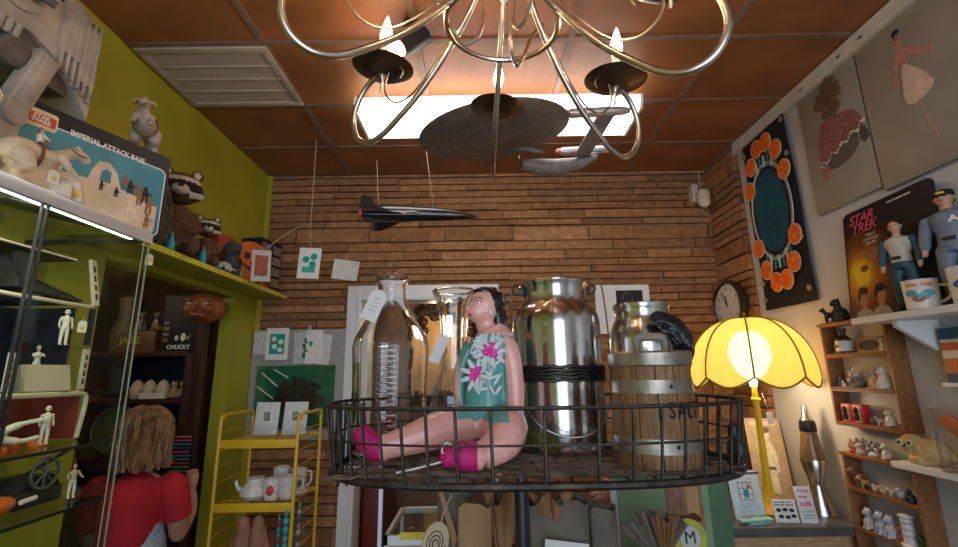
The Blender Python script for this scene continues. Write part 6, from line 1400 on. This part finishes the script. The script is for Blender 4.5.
# ================================================================== table and goods below the basket
TZ = .80
tb = thing('display_table', 'wooden table standing below the wire basket', 'table', (.15, 1.45, 0))
MB().box(-.50, .86, TZ-.03, .98, 1.88, TZ-.001).build('table_top', M_wood, tb, world=True, bevel=.004)
for x in (-.46,.94):
    for y in (.90,1.82): MB().box(x-.03,y-.03,0,x+.03,y+.03,TZ-.03).build('leg', M_wood, tb, world=True)
dc = thing('display_box', 'aluminium display box with slanted glass lid and yellow label', 'display box', (-.25, 1.7, TZ))
x0, x1, y0, y1, z1 = -.315, -.06, 1.58, 1.90, 1.045
mb = MB(); mb.box(x0,y0,z1-.028,x1,y0+.012,z1); mb.box(x0,y1-.012,z1-.02,x1,y1,z1); mb.box(x0,y0,z1-.02,x0+.012,y1,z1); mb.box(x1-.012,y0,z1-.02,x1,y1,z1); mb.box(x0,y0,TZ,x0+.012,y0+.012,z1); mb.box(x1-.012,y0,TZ,x1,y0+.012,z1); mb.box(x0,y1-.012,TZ,x0+.012,y1,z1); mb.box(x1-.012,y1-.012,TZ,x1,y1,z1)
mb.build('metal_frame', M_alu, dc, world=True); MB().box(x0+.012,y0+.012,z1-.006,x1-.012,y1-.012,z1-.002).build('glass_lid', M_pane, dc, world=True, fix=False)
MB().box(x0+.004,y0+.002,TZ+.002,x1-.004,y1-.002,TZ+.02).build('tray', M_wood, dc, world=True); MB().box(x0+.005,y0+.002,TZ+.02,x1-.005,y0+.006,z1-.03).build('front_panel', paint((.5,.38,.24)), dc, world=True)
yl = MB().box(x0+.05,y0-.002,z1-.012,x0+.13,y0,z1+.010).build('yellow_label', paint((.62,.52,.03)), dc, world=True)
tag(MB().box(x0-.016,y0-.02,TZ,x0-.004,y0-.006,1.33).build('metal_post', M_alu, None), 'slim metal upright beside the glass lidded display box', 'post')
rn = random.Random(41)
for k in range(6): jar_item(x0+.05+.04*(k % 4)+.01*rn.random(), y0+.10+.10*(k//4)+.03*rn.random(), TZ+.021, .019, .17+.02*rn.random(), (.22+.1*rn.random(),.12,.06), ['front left','second','third','front right','rear left','rear right'][k]+' brown jar inside the glass lidded display box')
M_kraft = mat('kraft_paper', (.36,.21,.10), .85, var=.2, scale=6, bump=.6, bscale=14)
M_burlap = mat('grey_burlap', (.17,.14,.11), .95, var=.25, scale=10, bump=.8, bscale=60)
M_tissue = mat('brown_tissue', (.20,.09,.035), .9, col2=(.36,.19,.09), scale=9, bump=.9, bscale=24)
def bag(label, x, y, w, d, top, m, seed=1, name='paper_bag', rz=0, group=None):
    t = thing(name, label, 'bag', M=T(x, y, TZ) @ Rz(rz)); h = top-TZ; rn = random.Random(seed); ph_ = rn.uniform(0, 6)
    def f(u, v):
        q = 2*PI*u; c, s_ = math.cos(q), math.sin(q); e = 4
        px = w/2*math.copysign(abs(c)**(2/e), c); py = d/2*math.copysign(abs(s_)**(2/e), s_)
        k = 1+.05*math.sin(5*q+ph_+v*2)*v
        return (px*k, py*k*(1-.35*v), h*v*(1+.02*math.sin(3*q+ph_)))
    MB().grid(f, 56, 14, cu=True).add([f(u/56, 0) for u in range(56)], [tuple(range(55,-1,-1))]).build('bag', m, t, solid=.0015); return t
def ruffle(parent, x, y, z, r, h, m, seed=1, name='tissue', fl=1.0):
    rn = random.Random(seed); p = rn.uniform(0, 6)
    def f(u, v):
        q = 2*PI*u; rr = (.25+.75*v**.8)*r*(1+.22*v*math.sin(7*q+p)+.12*v*math.sin(13*q+2*p)); return (x+rr*math.cos(q), y+rr*math.sin(q)*fl, z+h*v*(1+.15*math.sin(5*q+p)))
    return MB().grid(f, 84, 10, cu=True).build(name, m, parent, world=True, solid=.001)
b1 = bag('upright brown kraft paper bag in the row under the basket', -.022, 1.40, .092, .08, 1.185, M_kraft, 1)
ruffle(b1, .058, 1.44, 1.02, .055, .19, M_tissue, 3); 
b0 = bag('tall brown paper bag behind the kraft bag with tissue', .03, 1.52, .09, .09, 1.13, M_tissue, 8); ruffle(b0, .04, 1.50, 1.10, .05, .12, M_tissue, 5)
b2 = bag('grey burlap sack with brown tissue beside the basket post', .215, 1.42, .17, .10, 1.185, M_burlap, 2, 'burlap_sack'); ruffle(b2, .20, 1.42, 1.10, .055, .10, M_tissue, 6)
b3 = bag('small dark grey burlap sack right of the tissue sack', .355, 1.46, .075, .08, 1.155, M_burlap, 4, 'burlap_sack')
tagc = MB().box(0,0,0,.12,.002,.05,frame((.165,1.345,1.055), (1,0,-.12), (0,.3,1))); tag(tagc.build('paper_card', M_paper, None), 'white card leaning on the grey burlap sack', 'card')
b4 = bag('sack with brown fan of tissue tied at its neck', .475, 1.34, .12, .09, 1.04, M_burlap, 9, 'burlap_sack')
def fan(u, v):
    a = math.radians(-50+88*u); r = .02+.115*v*(1-.15*abs(u-.42)+.03*math.sin(u*23)); return (.475+r*math.sin(a), 1.33+.016*math.sin(u*30)*v+.01*v, 1.045+r*math.cos(a))
MB().grid(fan, 60, 12).build('tissue_fan', M_burlap, b4, world=True, solid=.0012)
def fan2(u, v):
    a = math.radians(-14+34*u); r = .02+.10*v*(1+.1*math.sin(u*9)); return (.48+r*math.sin(a), 1.314+.012*math.sin(u*28)*v, 1.045+r*math.cos(a))
MB().grid(fan2, 40, 10).build('brown_tissue', M_tissue, b4, world=True, solid=.0012)
MB().tube([(.47+.028*math.cos(a), 1.33+.028*math.sin(a), 1.05) for a in [k*2*PI/20 for k in range(20)]], .006, 6, closed=True).build('twine', M_string, b4, world=True)
# hessian sack behind the tag
b5 = bag('tall brown grey hessian sack behind the round wooden tag', -.082, 1.48, .10, .08, 1.26, M_burlap, 12, 'burlap_sack')
MB().prism([(0,0),(.055,-.16),(.04,-.18),(-.005,-.02)], -.004, .004, frame((-.125, 1.42, 1.245), (1,0,0), (0,0,1))).build('paper_flap', M_kraft, b5, world=True)
wt = thing('wooden_tag', 'round pale wooden tag with a burnt spiral hanging on hessian', 'tag', (-.133, 1.40, 1.05))
F = frame((-.133, 1.40, 1.085), (1,.1,-.3), (.4,.05,1))
MB().lathe([(.001,0),(.036,0),(.038,.003),(.036,.006),(.001,.006)], 32, M=F @ Rx(PI/2) @ Matrix.Diagonal((1,1.45,1,1))).build('disc', paint((.50,.38,.25)), wt, world=True)
MB().tube([F @ V(((.004+.024*k/60)*math.cos(k*.32), -.0068, (.004+.024*k/60)*1.4*math.sin(k*.32))) for k in range(60)], .0016, 5).build('burnt_spiral', M_dark, wt, world=True)
MB().tube(spline([F @ V((0,-.003,.05)), (-.11,1.41,1.16), (-.09,1.435,1.20)], 4), .0018, 5).build('twine', M_string, wt, world=True)
tb1 = MB().tube(spline([(-.09,1.385,1.135),(-.03,1.345,1.15),(.0,1.35,1.16)], 4), .0018, 5)
# green panels
pg = thing('poster_board', 'green board standing on the counter with brown printed picture', 'poster', (.72, 1.85, TZ))
FG = frame((.495, 1.855, TZ), (1,-.05,0), (0,.03,1))
MB().box(0,0,0,.435,.012,.355,FG).build('board', mat('green_board', (.075,.17,.085), .6, var=.12, scale=8), pg, world=True)
MB().box(.0,-.002,0,.36,0,.34,FG).build('pale_green_sheet', mat('pale_green', (.20,.33,.19), .6, var=.1, scale=7), pg, world=True); MB().box(-.006,-.003,0,.018,-.001,.34,FG).build('white_edge', paint((.55,.62,.66)), pg, world=True)
MB().box(.20,-.005,.14,.335,-.002,.345,FG).build('brown_picture', wood('brown_picture', (.16,.07,.03), (.34,.19,.09), .4, (20,3,3)), pg, world=True); MB().box(.275,-.007,.20,.32,-.004,.343,FG).build('tan_strip', paint((.45,.27,.13)), pg, world=True)
rb_ = thing('round_label', 'round yellow label with white centre and letter M', 'label', (.60, 1.44, 1.05))
F = frame((.602, 1.448, 1.072), (1,0,0), (0,.1,1))
MB().lathe([(.001,0),(.05,0),(.05,.004),(.001,.004)], 32, M=F @ Rx(PI/2)).build('disc', paint((.38,.38,.04)), rb_, world=True); MB().lathe([(.001,.004),(.031,.004),(.031,.006),(.001,.006)], 28, M=F @ Rx(PI/2)).build('centre', paint((.5,.48,.45)), rb_, world=True)
text('M', .045, M_dark, rb_, WM(rb_).inverted() @ F @ T(0,-.0085,0))
b6 = bag('dark brown sack carrying the round yellow label', .60, 1.51, .12, .12, 1.11, M_tissue, 21, 'burlap_sack')
# pink plaster hand on the counter
hn = thing('plaster_hand', 'small pink plaster hand pointing left beside the green board', 'ornament', (.47, 2.0, 1.05))
mb = MB(); o = V((.535, 1.985, 1.060)); d_ = V((-1,0,.18)).normalized(); sd_ = V((0,.2,1)).normalized(); cv = d_.cross(sd_)
mb.tube([o+V((.05,0,-.03)), o+V((.02,0,-.01)), o], [.028,.026,.028], 12); mb.ell(o+d_*.02, (.036,.02,.03), 12)
for k in range(4):
    a = o+d_*.045+sd_*(.0155*(k-1.5)); L_ = (.035,.05,.055,.045)[k]; mb.tube([a-d_*.02, a, a+d_*L_*.6-cv*.004, a+d_*L_-sd_*.012], [.0105,.0105,.0095,.007], 8)
a = o+sd_*.03; mb.tube([a-sd_*.01, a+sd_*.016+d_*.02, a+sd_*.016+d_*.05], [.012,.010,.008], 8)
mb.build('hand', mat('pink_plaster', (.62,.33,.26), .5, var=.12), hn, world=True, remesh=.003, iters=2)
MB().lathe([(.001,0),(.04,0),(.042,.01),(.012,.03),(.010,.08),(.001,.085)], 20, c=(.575,1.985,.9405)).build('stand', M_kraft, hn, world=True)
# ================================================================== group phrases for the repeats
GR = {'animal_figurine': 'animal figurines on the curio and alcove shelves', 'bird_figurine': 'bird figurines on the curio shelves', 'china_jar': 'china jars and lidded jars', 'greeting_card': 'greeting cards clipped on the brick wall',
 'hanging_card': 'cards hanging from the wire mobile', 'framed_card': 'framed cards on the yellow rack', 'action_figure': 'small toy figures of the glass case', 'action_doll': 'dolls before the boxed card', 'plush_raccoon': 'plush raccoons on the green shelf',
 'milk_can': 'steel milk cans in the wire basket', 'mug': 'mugs on rack and shelf', 'burlap_sack': 'burlap sacks below the wire basket', 'paper_bag': 'brown paper bags below the wire basket', 'bead_necklace': 'bead necklaces hanging from the rack',
 'cloth_doll': 'cloth dolls hanging under the rack shelf', 'flower_ornament': 'flower ornaments on the curio shelves', 'boxed_miniature': 'red boxed miniatures on the curio shelf', 'painted_canvas': 'painted canvases on the right wall', 'curio_shelf': 'wooden curio shelves',
 'toy_bottle': 'turquoise toy bottles on the green shelf', 'toy_figure': 'tiny toys on the green shelf', 'price_card': 'small cards on the counter and bookcase'}
for o in list(bpy.data.objects):
    if o.parent is None and o.get('label'):
        b = o.name.split('.')[0]
        if b in GR and not o.get('group'): o['group'] = GR[b]
